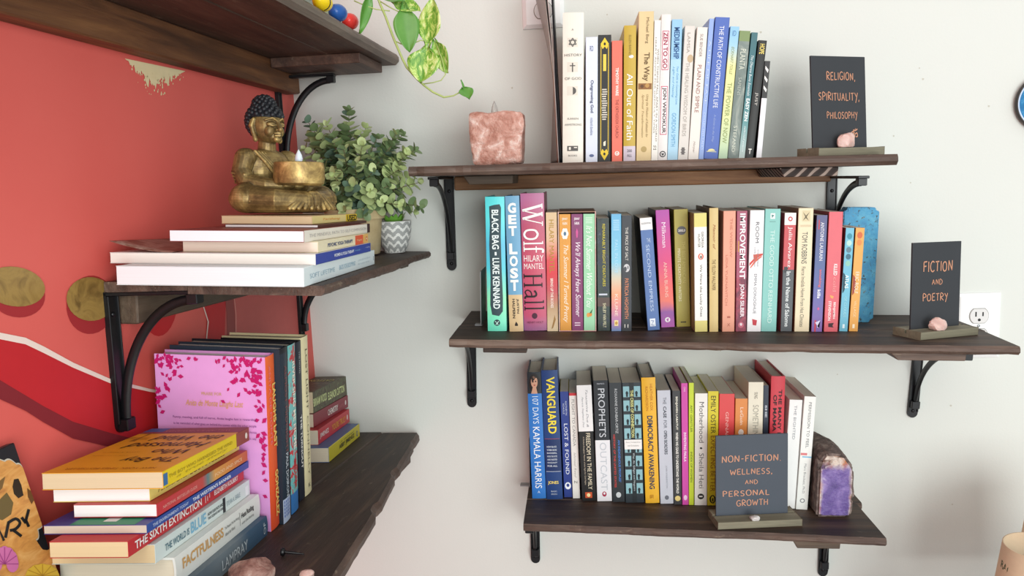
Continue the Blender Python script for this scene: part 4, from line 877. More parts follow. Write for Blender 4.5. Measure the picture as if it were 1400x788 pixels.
sM3, l3, d3, h3 = sign(BOT, (981.5, 725), (1096.7, 720), (967.5, 706), .129, .150, dict(t=[('NON-FICTION.', .08, .90, .235, .325), ('WELLNESS,', .19, .78, .40, .485), ('AND', .40, .58, .535, .595), ('PERSONAL', .09, .74, .655, .735), ('GROWTH', .28, .72, .77, .855)], dx=-.004),
     'slate sign reading non-fiction, wellness and personal growth, before the lowest books', SLATE_B, .06)
def on_block(px, py, M, L, D, th, r):
    n = M.col[2].to_3d(); p = on(px, py, n, n.dot(M @ Vector((0, 0, th+.0003)))); q = M.inverted() @ p
    q.y = min(max(q.y, r*.6), D*.5-r-.0016); q.x = min(max(q.x, r), L-r); q.z = th+.0003
    return M @ q
def rot_at(M, P, yaw=0): 
    R = M.to_3x3().to_4x4() @ Matrix.Rotation(yaw, 4, 'Z'); R.translation = P; return R
P = on_block(1146, 203, sM1, l1, d1, h1, .011); pebble('rose_quartz', P, (.0185, .011, .0165), QUARTZ, 'rough pink quartz on the foot of the religion sign', 4, M=rot_at(sM1, P), grp='stones on the sign feet', facets=1)
P = on_block(1281, 451, sM2, l2, d2, h2_, .012); pebble('rose_quartz', P, (.0175, .012, .0135), QUARTZ, 'pale pink quartz on the foot of the fiction sign', 9, M=rot_at(sM2, P), grp='stones on the sign feet', facets=1)
P = on_block(1032, 712, sM3, l3, d3, h3, .008); pebble('pebble', P, (.0095, .0075, .0062), CHALKY, 'small whitish pebble on the foot of the personal growth sign', 14, M=rot_at(sM3, P), grp='stones on the sign feet')

# salt block tealight holder
SALT = stone('pink_salt', [(.30, 'a46856'), (.44, 'c08a7a'), (.56, 'd4a698'), (.66, 'e8cec4'), (.76, 'c89484')], 48, .5, .12, 1.0, .006, 70)
def rock_box(name, sx, sy, sz, mat, seed, rough_=.004, bev=.006, topfn=None, parent=None):
    bm = bmesh.new(); bmesh.ops.create_cube(bm, size=1)
    for v in bm.verts: v.co = Vector((v.co.x*sx, v.co.y*sy, (v.co.z+.5)*sz))
    bmesh.ops.bevel(bm, geom=bm.edges[:]+bm.verts[:], offset=bev, segments=3, affect='EDGES', profile=.6)
    bmesh.ops.subdivide_edges(bm, edges=[e for e in bm.edges if e.calc_length() > .012], cuts=8, use_grid_fill=True)
    from mathutils import noise as N
    for v in bm.verts:
        q = Vector((v.co.x*38+seed, v.co.y*38, v.co.z*38)); nv = Vector((v.co.x/sx, v.co.y/sy, v.co.z/sz-.5)); nv.normalize()
        d = N.noise(q)*rough_ + N.noise(q*2.7)*rough_*.5
        v.co += nv*d
        if topfn: v.co = topfn(v.co)
        if v.co.z < .002: v.co.z = 0 if v.co.z < .001 else v.co.z
    mz = min(v.co.z for v in bm.verts)
    for v in bm.verts: v.co.z -= mz
    bmesh.ops.recalc_face_normals(bm, faces=bm.faces[:])
    me = bpy.data.meshes.new(name); bm.to_mesh(me); bm.free(); me.materials.append(mat)
    o = bpy.data.objects.new(name, me); COL.objects.link(o)
    if parent: o.parent = parent
    smooth_angle(o, 35); return o
def flame(parent, loc, hgt, r, name='flame_tip', mat=None):
    mb = MB(); mb.lathe([(r*.55, 0), (r*.9, hgt*.18), (r, hgt*.36), (r*.8, hgt*.6), (r*.42, hgt*.82), (r*.06, hgt)], mat, 16)
    return mb.build(name, parent, True, Matrix.Translation(loc))
t = NT('milky_flame_plastic'); f = t.noise(t.coords(), 60, 2); t.col(t.mix(f, rgb('e6e6f0'), rgb('f2f2f6'))); t.set(Roughness=.3); t.b.inputs['Subsurface Weight'].default_value = .3; MILK = t.m
t = NT('clear_flame_plastic'); f = t.noise(t.coords(), 60, 2); t.col(t.mix(f, rgb('dcdad6'), rgb('eceae6'))); t.set(Roughness=.15); t.b.inputs['Transmission Weight'].default_value = .7; t.b.inputs['IOR'].default_value = 1.3; CLEAR = t.m
a = onY(640, 222, -.22); b = onY(718, 222, -.22); yS = -.17
a = onY(641, 222, yS-.035); b = onY(717, 222, yS-.035); tp = onY(680, 149, yS-.035)
zs = zon(TOP, (a.x+b.x)/2, yS)
root = thing('salt_tealight_holder', basis(Vector((1, 0, -.01)).normalized(), Vector((0, 1, 0)), Vector((.01, 0, 1)).normalized(), Vector(((a.x+b.x)/2, yS, zs+.0002))), 'rough pink salt block tealight holder at the left end of a shelf', 'candle holder')
sx = b.x-a.x-.004; hz = tp.z-zs
def salt_top(c):
    k = c.z/hz
    return Vector((c.x*(.93+.14*k-.10*max(0, k-.75)*4*.5), c.y*(.95+.05*k), c.z))
so = rock_box('salt_block', sx, .07, hz-.004, SALT, 3.3, .0035, .008, salt_top, root)
flame(root, (-.004, 0, hz-.010), .0265, .0058, mat=CLEAR)

# amethyst
def amethyst_mats():
    t = NT('grey_brown_rind'); co = t.coords(); f = t.noise(co, 60, 6, .7); t.col(t.ramp(f, [(.3, rgb('3c3230')), (.5, rgb('6a5a55')), (.7, rgb('9a8a80'))])); t.set(Roughness=.85); t.bump(t.noise(co, 110, 5), .9, .004); rind = t.m
    t = NT('purple_crystal_face'); co = t.coords(); f = t.noise(co, 26, 6, .6, .6)
    c1 = t.ramp(f, [(.30, rgb('4c3a78')), (.48, rgb('6c5698')), (.60, rgb('8a74b0')), (.70, rgb('c4b8d4')), (.8, rgb('e6e0ea'))])
    tc = t.n('ShaderNodeTexCoord'); sp = t.n('ShaderNodeSeparateXYZ'); t.l(tc.outputs['Object'], sp.inputs[0])
    # orange-brown crust round the rim of the face
    ax = t.n('ShaderNodeMath', operation='ABSOLUTE'); t.l(sp.outputs[0], ax.inputs[0])
    n2 = t.noise(co, 34, 4, .7)
    ma = t.n('ShaderNodeMath', operation='MULTIPLY_ADD'); t.l(n2, ma.inputs[0]); ma.inputs[1].default_value = .012; t.l(ax.outputs[0], ma.inputs[2])
    r = t.n('ShaderNodeMapRange'); r.inputs[1].default_value = .028; r.inputs[2].default_value = .034; t.l(ma.outputs[0], r.inputs[0])
    n3 = t.noise(co, 45, 3); crust = t.ramp(n3, [(.35, rgb('b4704a')), (.5, rgb('d8cabe')), (.65, rgb('8c6a58'))])
    zt_ = t.n('ShaderNodeMapRange'); zt_.inputs[1].default_value = .102; zt_.inputs[2].default_value = .116
    mz = t.n('ShaderNodeMath', operation='MULTIPLY_ADD'); t.l(n2, mz.inputs[0]); mz.inputs[1].default_value = .03; t.l(sp.outputs[2], mz.inputs[2]); t.l(mz.outputs[0], zt_.inputs[0])
    mx = t.n('ShaderNodeMath', operation='MAXIMUM'); t.l(r.outputs[0], mx.inputs[0]); t.l(zt_.outputs[0], mx.inputs[1])
    t.col(t.mix(mx.outputs[0], c1, crust)); t.set(Roughness=.32); t.bump(t.noise(co, 95, 5, .7), .8, .004)
    return rind, t.m
RIND, AMETH = amethyst_mats()
bl = on(1113, 708, *BOT); br_ = on(1160, 703, *BOT); wA = br_.x-bl.x; yA = bl.y
tF = onY(1158, 622, yA); hF = tF.z-bl.z; tB = onY(1117, 587, -.04); hB = tB.z-bl.z
bm = bmesh.new()
dp = -yA-.035
prof = [(-.48, 0, .0), (-.46, 0, hF*.86), (-.28, .0, hF*1.02), (.2, 0, hF*.99), (.46, .0, hF*.8), (.5, 0, hF*.3), (.44, 0, 0)]
back = [(-.44, dp, 0), (-.38, dp, hB*.93), (-.32, dp*.98, hB), (.0, dp, hB*.98), (.30, dp, hB*.7), (.42, dp, hB*.3), (.4, dp, 0)]
midr = [(-.46, dp*.45, 0), (-.40, dp*.45, hB*.90), (-.33, dp*.42, hB*.99), (.12, dp*.42, (hB+hF)*.53), (.48, dp*.42, hF*.86), (.52, dp*.45, hF*.3), (.45, dp*.45, 0)]
rings = [[bm.verts.new((x*wA, y, z)) for x, y, z in q] for q in (prof, midr, back)]
fr = bm.faces.new(rings[0]); 
for r0, r1 in zip(rings[:-1], rings[1:]):
    for i in range(7): bm.faces.new((r0[i], r1[i], r1[(i+1) % 7], r0[(i+1) % 7]))
bm.faces.new(rings[2][::-1]); bmesh.ops.recalc_face_normals(bm, faces=bm.faces[:])
bmesh.ops.triangulate(bm, faces=bm.faces[:])
for f in bm.faces: f.material_index = 1 if f.normal.y < -.85 else 0
bmesh.ops.bevel(bm, geom=bm.edges[:], offset=.004, segments=2, affect='EDGES', material=-1)
bmesh.ops.subdivide_edges(bm, edges=[e for e in bm.edges if e.calc_length() > .01], cuts=4, use_grid_fill=True)
bmesh.ops.triangulate(bm, faces=bm.faces[:])
from mathutils import noise as NZ
for v in bm.verts:
    d = NZ.noise(v.co*55)*.0022+NZ.noise(v.co*140)*.0012; c = Vector((v.co.x, v.co.y-dp/2, v.co.z-hF/2)).normalized(); v.co += c*d; v.co.z = max(v.co.z, 0)
me = bpy.data.meshes.new('amethyst'); bm.to_mesh(me); bm.free(); me.materials.append(RIND); me.materials.append(AMETH)
o = bpy.data.objects.new('amethyst', me); COL.objects.link(o)
nB = Vector(BOT[0]).normalized()
o.matrix_world = basis(Vector((1, 0, -nB.x)).normalized(), Vector((0, 1, 0)), nB, Vector(((bl.x+br_.x)/2+.003, yA, zon(BOT, (bl.x+br_.x)/2, 0)+.0004)))
tag(o, 'tall rough crystal with a purple face and brown rind, ending the lowest row of books', 'crystal'); smooth_angle(o, 50)

# blue distressed wooden block on the middle shelf
t = NT('flaking_blue_paint'); co = t.coords(); f = t.noise(co, 38, 6, .7, .4); g = t.noise(co, 120, 4, .7)
c = t.ramp(f, [(.3, rgb('3f86b4')), (.5, rgb('4a9cc4')), (.65, rgb('66b0cc'))]); c = t.mix(t.ramp(g, [(.57, (0, 0, 0, 1)), (.62, (1, 1, 1, 1))]), c, rgb('3c4648')); c = t.mix(t.ramp(t.noise(co, 75, 3, .6), [(.62, (0, 0, 0, 1)), (.68, (1, 1, 1, 1))]), c, rgb('6f6a55'))
t.col(c); t.set(Roughness=.6); t.bump(g, .5, .002)
yB = -.09; p0 = onY(1193.5, 441.5, yB); p1 = onY(1203, 284, yB); pL = onY(1150, 300, yB)
ang = math.atan2(p1.x-p0.x, p1.z-p0.z); hb = (p1-p0).length
bm = bmesh.new(); bmesh.ops.create_cube(bm, size=1)
wb = .062
for v in bm.verts: v.co = Vector(((v.co.x-.5)*wb, (v.co.y+.5)*.032, (v.co.z+.5)*hb))
bmesh.ops.bevel(bm, geom=[e for e in bm.edges if abs(e.verts[0].co.y-e.verts[1].co.y) > .01], offset=.006, segments=4, affect='EDGES')
bmesh.ops.bevel(bm, geom=[e for e in bm.edges if len(e.link_faces) == 2 and e.calc_face_angle() > 1.2], offset=.0015, segments=2, affect='EDGES')
me = bpy.data.meshes.new('painted_block'); bm.to_mesh(me); bm.free(); me.materials.append(t.m)
o = bpy.data.objects.new('painted_block', me); COL.objects.link(o)
lift = wb*math.sin(max(ang, 0))*0
o.matrix_world = Matrix.Translation((p0.x, yB, zon(MID, p0.x, 0)+.0004)) @ Matrix.Rotation(ang, 4, 'Y')
zmin = min((o.matrix_world @ v.co).z - zon(MID, (o.matrix_world @ v.co).x, 0) for v in me.vertices); o.location.z -= zmin-.0004
tag(o, 'tall blue block with flaking paint standing behind the small orange book', 'block'); smooth_angle(o)

# steel bookends: base plates showing left of the first books
t = NT('grey_steel'); f = t.noise(t.coords(), 80, 3); t.col(t.mix(f, rgb('8d8f90'), rgb('a4a6a8'))); t.set(Roughness=.4, Metallic=.6); STEEL = t.m
def bookend(px0, px1, py, pl, label, xb):
    a = on(px0, py, *pl); n = Vector(pl[0]).normalized(); x = Vector((1, 0, 0)); x = (x-n*x.dot(n)).normalized(); y = n.cross(x)
    M = basis(x, y, n, Vector((xb, a.y, zon(pl, xb, a.y)+.00005)))
    r = thing('bookend', M, label, 'bookend', 'steel bookends')
    mb = MB(); mb.box(-(xb-a.x), .0, -.0075, .0075, 0.0, .0022, STEEL); mb.build('tab', r)
    mb = MB(); mb.box(-.0016, -.0004, -.02, .06, 0.0022, .10, STEEL); mb.build('upright', r)
bookend(650, 664, 444.5, MID, 'grey steel bookend tab left of the turquoise hardcover', onY(663.5, 444, -.12).x-.0006)
bookend(711.5, 722, 663.5, BOT, 'grey steel bookend tab left of the bright blue hardcover', onY(721, 600, -.1).x-.0008)

# bent magazines and folder left of the cream hardcover on the top shelf
def sheet(root, name, pts_fn, mat, y0, y1, h, th):
    """a standing stack of paper bent sideways: x offset depends on height and depth"""
    nz, ny = 36, 10; mb = MB(); vs = []
    for s in (0, 1):
        for i in range(nz+1):
            for j in range(ny+1):
                z = h*i/nz; q = j/ny; vs.append((pts_fn(i/nz, q)-s*th, y0+(y1-y0)*q, z))
    o = (nz+1)*(ny+1); ix = lambda i, j: i*(ny+1)+j; fs = []
    for i in range(nz):
        for j in range(ny):
            fs.append((ix(i, j), ix(i, j+1), ix(i+1, j+1), ix(i+1, j))[::-1]); fs.append((o+ix(i, j), o+ix(i, j+1), o+ix(i+1, j+1), o+ix(i+1, j)))
        for j in (0, ny):
            q = (ix(i, j), ix(i+1, j), o+ix(i+1, j), o+ix(i, j)); fs.append(q if j == ny else q[::-1])
    for j in range(ny):
        for i in (0, nz):
            q = (ix(i, j), ix(i, j+1), o+ix(i, j+1), o+ix(i, j)); fs.append(q if i == 0 else q[::-1])
    mb.add(vs, fs, mat); return mb.build(name, root, True)
xA = onY(766.5, 219, -.19).x; zA = zon(TOP, xA, -.19)
def tlean(z): return .0009 * z                                   # slight lean with the row
r = thing('folder', Vector((xA, -.19, zA+.0004)), 'thin black folder standing upright left of the cream hardcover', 'folder')
sheet(r, 'front_cover', lambda s, q: .0014-.006*s, paint('17171c', .4), 0, .16, .31, .0011); sheet(r, 'back_cover', lambda s, q: -.0006-.006*s, paint('1d1b22', .4), 0.002, .16, .31, .0011)
MAGC = grad([(0, '6a3a2a'), (.3, '7a4a38'), (.48, '8a6c5c'), (.6, 'a0938a'), (1, '8f8880')], 2, 0, .31, .35)
def bend1(s, q):                                                   # back edge flops left above and flares left below
    e = q**1.3
    top = max(0, (s-.45)/.55); bot = max(0, (.6-s)/.6)
    return -.0035-.006*s - e*(.016*bot**1.1) - (.030*top**1.25)*(.35+.65*e)
def bend2(s, q): 
    e = q; top = max(0, (s-.5)/.5); return -.0010-.006*s-.0008 - (.017*top**1.3)*(.4+.6*e)
r = thing('magazine', Vector((xA-.0010, -.187, zA+.0004)), 'warped brown and grey magazine curling left away from the black folder', 'magazine', 'magazines beside the cream hardcover')
sheet(r, 'pages', bend1, MAGC, 0, .15, .315, .0012)
r = thing('magazine', Vector((xA-.0012, -.188, zA+.0004)), 'pale pinkish magazine curling between the black folder and the brown magazine', 'magazine', 'magazines beside the cream hardcover')
sheet(r, 'pages', bend2, paint('d8c8c2', .4), 0, .15, .312, .0006)

# outlets
t = NT('white_plastic'); f = t.noise(t.coords(), 50, 2); t.col(t.mix(f, rgb('e9e7e6'), rgb('f1f0ef'))); t.set(Roughness=.35); PLASTIC = t.m
t = NT('dull_plastic'); f = t.noise(t.coords(), 50, 2); t.col(t.mix(f, rgb('d6d2d0'), rgb('dedad8'))); t.set(Roughness=.35); PLASTIC2 = t.m
def outlet(px, py, wd, hg, label, face_dz):
    p = onY(px, py, 0); r = thing('wall_outlet', Vector((p.x, -.0002, p.z)), label, 'outlet', 'wall outlets')
    mb = MB(); h0, h1 = wd/2, hg/2; k = .008
    vs = [(-h0, 0, -h1), (h0, 0, -h1), (h0, 0, h1), (-h0, 0, h1), (-h0+.001, -.0025, -h1+.001), (h0-.001, -.0025, -h1+.001), (h0-.001, -.0025, h1-.001), (-h0+.001, -.0025, h1-.001),
          (-h0+k, -.0062, -h1+k), (h0-k, -.0062, -h1+k), (h0-k, -.0062, h1-k), (-h0+k, -.0062, h1-k)]
    fs = [(8, 9, 10, 11), (3, 2, 1, 0)]
    for b in (0, 4):
        for i in range(4): j = (i+1) % 4; fs.append((b+i, b+j, b+4+j, b+4+i))
    mb.add(vs, fs, PLASTIC); mb.build('plate', r)
    for s in (1, -1):
        mb = MB(); cz = s*.0195+face_dz; pts = []
        for i in range(40):
            a = 2*PI*i/40; pts.append((.0172*math.cos(a), max(-.0140, min(.0140, .0172*math.sin(a)))))
        n = len(pts); ring = [(x*1.06, -.00625, cz+z*1.06) for x, z in pts]
        mb.add(ring, [list(range(n))], paint('8a8680', .5))
        a_ = [(x, -.0063, cz+z) for x, z in pts]; b_ = [(x*.97, -.0082, cz+z*.97) for x, z in pts]
        mb.add(a_+b_, [tuple(range(n, 2*n))]+[(i, (i+1) % n, n+(i+1) % n, n+i) for i in range(n)], PLASTIC2)
        dk = paint('1c1a1a', .5)
        for sx_, hh in ((-.0064, .0047), (.0064, .0039)): mb.box(sx_-.0013, sx_+.0013, -.0084, -.0082, cz+.0035-hh, cz+.0035+hh, dk)
        mb.add([(.0028*math.cos(a), -.0084, cz-.0075+max(-.0028, .0028*math.sin(a))) for a in [2*PI*i/14 for i in range(14)]], [list(range(14))], dk)
        mb.build('receptacle', r)
    mb = MB(); mb.ell((0, -.0062, face_dz), (.003, .0012, .003), STEEL, None, 12, 6); mb.build('screw', r, True)
outlet(1335.5, 445, .083, .127, 'white wall outlet behind the right end of a shelf', .0)
outlet(742, -8, .080, .127, 'white wall outlet partly hidden by the curling brown magazine', -.012)

# round blue mirror-like disc at the right edge
p = onY(1428, 140, -.008); r = thing('wall_plate', Vector((p.x, 0, p.z)), 'round blue glazed plate with dark rim hanging on the right of the white wall', 'plate')
M = Matrix.Rotation(PI/2, 4, 'X'); rad = p.x-onY(1388, 140, -.008).x
mb = MB(); mb.lathe([(rad*.9, .0008), (rad, .006), (rad, .012), (rad*.955, .0135), (rad*.93, .011)], paint('3a3634', .45), 64, M, True, False); mb.build('rim', r, True)
t = NT('blue_glaze'); co = t.coords(); f = t.noise(co, 60, 5, .7); t.col(t.ramp(f, [(.35, rgb('1c5c90')), (.55, rgb('2f7cb0')), (.7, rgb('5aa0cc'))])); t.set(Roughness=.2)
mb = MB(); mb.lathe([(rad*.93, .011), (rad*.88, .0108)], paint('c8d4ea', .2), 64, M, False, False); mb.lathe([(rad*.88, .0108), (rad*.6, .008), (rad*.001, .0075)], t.m, 64, M, False, True); mb.build('glaze', r, True)

# kraft paper cups stacked upside down, low at the right edge, on a counter below the frame
KRAFT = paint('dcc2a2', .75, .06, 120); KR_IN = paint('caa684', .8)
def cup(x, y, z, top, bot, h, label, logo=False):
    r = thing('paper_cup', Vector((x, y, z)), label, 'cup', 'upturned paper cups')
    mb = MB(); mb.lathe([(bot, .0), (bot*1.03, .002), (bot, .005), (top, h), (top*.95, h), (top*.93, h-.006), (.001, h-.0065)], KRAFT, 48, None, False, True); mb.build('sleeve', r, True)
    if logo:
        lt = MB(); g, fs = fit(font_glyphs('RACKEL', 0, .02), 'h', 0, 1, 0, 1)
        vs = []
        for u, v in g:
            zz_ = h*(.80-.10*v); rr = bot+(top-bot)*zz_/h+.0004; a = math.radians(-186+46*u); vs.append((rr*math.cos(a), rr*math.sin(a), zz_-.012*u*.6))
        lt.add(vs, fs, paint('4c5c3c', .6)); lt.build('lettering', r)
    return r
yc = -.34; p = onY(1376, 748, yc); cxx = onY(1424, 748, yc).x; topc = cxx-p.x; hh = .118; stp = .0165
cz = p.z-hh-3*stp-.0006
mb = MB(); mb.cbox(cxx-.12, cxx+.5, -.60, -.18, cz-.03, cz, woodmat('counter_wood', '7a5c3c', '9c7a54', 'b8966c', sc_=.5), .004)
for lx in (cxx-.10, cxx+.45):
    for ly in (-.57, -.24): mb.box(lx, lx+.035, ly, ly+.035, 0, cz-.03, W_DULL)
tag(mb.build('counter'), 'wooden counter under the paper cups, below the shelves', 'counter')
WHICH = ['lowest', 'second lowest', 'third lowest', 'fourth lowest', 'fifth lowest', 'sixth lowest', 'seventh lowest', 'topmost']
for q in range(4):
    lab = 'upturned kraft paper cup with green lettering, top of the front nest at the lower right' if q == 3 else WHICH[q]+' paper cup nested under the lettered cup'
    cup(cxx, yc, cz+.0004+q*stp, topc, topc*1.27, hh, lab, q == 3)
c2 = onY(1444, 700, yc+.10).x; ztp = onY(1400, 690, yc+.10).z; nn = 8; st2 = (ztp-hh-cz)/(nn-1); print('cups', stp, st2)
for q in range(nn):
    cup(c2+.022, yc+.112, cz+.0004+q*st2, topc, topc*1.27, hh, WHICH[q]+' paper cup of the taller nest behind the lettered cup')

# ---------------------------------------------------------------- flat stacks on the left shelves
def flat(pl, off, nr, fr, tpx, c, label, group, nl=None, h=None, w=None, tat='n', ylim=None, **k):
    n, d = pl; nn = Vector(n); dd = d + off*nn.length; up = nn.normalized()
    A = on(*nr, n, dd); Bq = on(*fr, n, dd); s = (Bq-A).normalized()
    if s.x < -.01: s = Vector((-.01, 1, 0)); s = (s-up*s.dot(up)).normalized()
    nrm = s.cross(up)
    H = h or (Bq-A).length
    base = A if tat == 'n' else Bq
    t = tpx*depth(base)/F
    loc = (A + s*H if tat == 'n' else Bq) + up*(t/2+.0002)
    if ylim is not None and loc.y > ylim: q = (loc.y-ylim)/s.y; loc -= s*q; H -= q
    near = loc - s*H
    if nl:
        lo_w, hi_w = .03, .4
        for _ in range(40):
            w = (lo_w+hi_w)/2
            if pix(near - nrm*w - up*t/2)[0] > nl[0]: lo_w = w
            else: hi_w = w
    far_left = loc - nrm*w; near_left = far_left - s*H           # keep clear of the red wall
    w += min(0, min(wdist(far_left), wdist(near_left))-.003)
    M = basis(up, -nrm, -s, loc)
    r = book(M, t, w, H, c, label, group, **k)
    return M, t, w, H, off + t + .0003
GS = 'workbooks stacked flat under the statue'
o_ = .0004
M1, t1, w1, H1, o_ = flat(MIDL, o_, (416, 393), (507.5, 361.7), 26.6, 'dfe9ea', 'thick white workbook with pale blue lettering, bottom of the stack under the statue', GS, nl=(159.6, 398), page='eeeaee',
   txt=[('SOFT LIFETIME','a4bcc8',.06,.36,.34,.60,''),('BACK FOR BODYMIND','8fb4c8',.42,.66,.34,.62,''),('a practical workbook','b4c4cc',.7,.92,.5,.68,'i'),('for every body','b4c4cc',.7,.9,.26,.42,'i')], shp=[([(.3,.975),(.6,.975),(.6,.982),(.3,.982)],'5c6c74')])
M2, t2, w2, H2, o_ = flat(MIDL, o_, (431.7, 363), (504, 344), 15, '2f439c', 'white-paged workbook with a royal blue spine and a curled-up cover', GS, nl=(106, 367), page='eee8e0', side='e4e0dc',
   txt=[('WOMEN & YOGA THERAPY','e6eaf4',.28,.64,.34,.66,'b'),('for every body','7cb8d8',.66,.76,.36,.62,'i'),('singing','c8d0e8',.88,.97,.5,.66,'')])
M3, t3, w3, H3, o_ = flat(MIDL, o_, (435, 346), (502, 332), 15, 'e8dcba', 'cream-spined book with an orange band, third from the bottom under the statue', GS, nl=(250, 346), page='ead9c8',
   bands=[(.70,.88,'dc5a34'),(.88,1,'e0b060')], txt=[('PSYCHIC YOGA THERAPY','3a4a78',.16,.64,.34,.7,'b'),('Yogic','f0d8a4',.73,.85,.34,.6,'i')], shp=[(ellipse(.5,.96,.25,.018),'c03c30'),(ellipse(.5,.96,.14,.01),'efe0b8')])
M4, t4, w4, H4, o_ = flat(MIDL, o_, (416, 332), (492, 318), 16, 'e9e2d4', 'thick white-paged book with faded cream spine and dark foot band', GS, nl=(232, 328), page='f0edf2', side='8c4440',
   bands=[(.945,1,'3c1c1c')], txt=[('THE MINDFUL PATH TO SELF-COMPASSION','b8b4b0',.06,.92,.36,.66,'')])
M5, t5, w5, H5, o_ = flat(MIDL, o_, (435, 312), (486, 305), 4.2, '5c3428', 'thin white booklet with a brown spine, second from the top under the statue', GS, nl=(308, 313), page='f2eeee')
M6, t6, w6, H6, o_ = flat(MIDL, o_, (427, 307), (488, 302), 11, 'e8d28c', 'tan-paged book with a yellow USED sticker on its spine, directly under the statue', GS, nl=(303, 305), page='e4c9a0', side='d8b890',
   bands=[(.72,1,'e6c22c')], txt=[('Tarthang','d89040',.20,.58,.32,.68,'i'),('USED','2a2414',.745,.985,.08,.92,'b')], shp=[(rect(.45,.55,.05,.052),'b08a4c')])
# the curled cover of the blue-spined workbook
mb = MB(); n_ = 20; vs = []
cv = blotch([(.3, '5c3a30'), (.45, '7c5648'), (.6, 'a08478'), (.72, '6a463c')], 30, .4, 2)
for j in range(2):
    for i in range(n_+1):
        for k in range(7):
            q = i/n_; y = w2-(w2-w3-.006)*(1-q); lift_ = .013*q**1.8*(1-.35*k/6)
            vs.append((t2/2+.0003+lift_+j*.0006, y, H2*(1-.002)-H2*.62*k/6))
m_ = (n_+1)*7; fs = []
for i in range(n_):
    for k in range(6):
        a = i*7+k; fs.append((a, a+1, a+8, a+7)); fs.append((m_+a, m_+a+7, m_+a+8, m_+a+1))
    for k, fl in ((0, 0), (6, 1)):
        q = (i*7+k, (i+1)*7+k, m_+(i+1)*7+k, m_+i*7+k); fs.append(q[::-1] if fl else q)
for k in range(6): a = n_*7+k; fs.append((a, a+1, m_+a+1, m_+a))
mb.add(vs, fs, cv)
par = [o for o in bpy.data.objects if o.get('label', '').startswith('white-paged workbook with a royal')][0]
mb.build('curled_cover', par, True)

GF = 'books stacked flat at the near end of the lowest red-wall shelf'
o_ = .0004
YL = -.6125
Z = lambda *a, **k: flat(LOW, o_, *a, **{'ylim': YL, **k})
*_, o_ = Z((333.5,771), (373,726), 26, grad([(0,'33506c'),(.25,'3c5870'),(.4,'707c84'),(.6,'6c7880'),(.75,'56646e'),(1,'2f4456')],2,0,.235), 'slate blue hardcover at the bottom of the near stack on the red wall', GF, h=.235, w=.13, tat='f', hard=True, page='d8c6a4', txt=[('LAMPRAY','c8d0d4',.38,.70,.25,.72,''),('OF','c8d0d4',.93,.96,.2,.8,'H')])
*_, o_ = Z((283,788), (365,699), 30, 'e6e6e0', 'thick white hardcover with gold and black lettering, second from the bottom of the near stack', GF, h=.24, w=.128, tat='f', hard=True, page='e8ddc6',
   txt=[('FACTFULNESS','d0a060',.06,.50,.42,.80,'b'),('Ten Reasons We Are Wrong','3c3c3c',.52,.70,.60,.74,''),('About the World','3c3c3c',.52,.64,.36,.50,''),('Hans Rosling','2c2c2c',.73,.9,.5,.78,'b'),('with Ola Rosling','5c5c5c',.73,.9,.26,.4,'')], shp=[(rect(.3,.85,.712,.716),'3c3c3c')])
*_, o_ = Z((235,792), (354,667.5), 20, 'd5dfdc', 'pale grey-green paperback with blue lettering, third from the bottom of the near stack', GF, h=.262, nl=(71,790), tat='f', page='e2c89c',
   txt=[('THE WORLD IS','5c7c88',.08,.30,.28,.66,'b'),('BLUE','7cb4d0',.315,.47,.22,.86,'b'),('HOW OUR FATE AND','3c4448',.49,.66,.54,.72,'b'),("THE OCEAN'S ARE ONE",'3c4448',.49,.66,.30,.46,'b'),('SYLVIA A. EARLE','7c94a0',.70,.87,.32,.62,'')], shp=[(rect(.05,.95,.66,.69),'2a2c30'),(rect(.1,.7,.94,.975),'e8ecec')])
*_, o_ = Z((226.7,762), (340,652), 16.6, 'c22f36', 'red paperback with bold white lettering, in the middle of the near stack', GF, nl=(68,759), tat='f', page='e2c89c',
   txt=[('THE SIXTH EXTINCTION','f4eae6',.04,.56,.24,.76,'b'),('ELIZABETH KOLBERT','f4eae6',.68,.93,.32,.68,'b')], shp=[(rect(.2,.8,.595,.60),'f0d8d4'),(rect(.25,.6,.615,.62),'f0d8d4'),(rect(.4,.8,.635,.64),'f0d8d4')])
M4b, t4b, w4b, H4b, o_ = Z((225,730), (340,640), 9.5, '34509a', 'blue-covered paperback with a green cover panel, below the red-topped thin one', GF, nl=(60,729), tat='f', page='cdbfae', side='3a3a86',
   txt=[('THE ENVIRONMENT: TODAY','b8c4e4',.04,.34,.34,.7,'b'),("THE WESTERN'S BANNER",'e8ecf8',.38,.78,.28,.72,'b')], shp=[(rect(.12,.75,.0,.55),'2f8a64','front'),(ellipse(.62,.2,.1,.05),'d8a050','front'),(ellipse(.55,.3,.08,.06),'c87038','front'),(rect(.35,.48,.04,.10),'d8e0dc','front')])
o_ += .0012
*_, o_ = Z((238,707), (338.5,630), 14, grad([(0,'c45c30'),(.25,'dc8a3c'),(.42,'e0a050'),(.5,'5c8488'),(.56,'c44a44'),(1,'c8323c')],2,0,.22), 'thin paperback with a red top and a red to orange spine', GF, nl=(101,704), tat='f', page='f0eaea', side='b83a40',
   txt=[('NATIONAL BESTSELLER GUIDE','e8b0a4',.05,.38,.36,.6,''),('FOOD AND SPICE','f4dcb4',.58,.92,.36,.64,'')])
*_, o_ = Z((242.4,685), (346,604.5), 15, 'e4d274', 'pale yellow paperback with brown serif lettering, second from the top of the near stack', GF, nl=(73,683), tat='f', page='f2eeec',
   txt=[('Parallel Lives','8a7434',.07,.36,.3,.68,'i'),('LOS ANGELES','7a6228',.39,.80,.26,.76,''),('Simon','a08a44',.84,.9,.4,.6,'i')], shp=[(ellipse(.5,.95,.25,.018),'b88c30')])
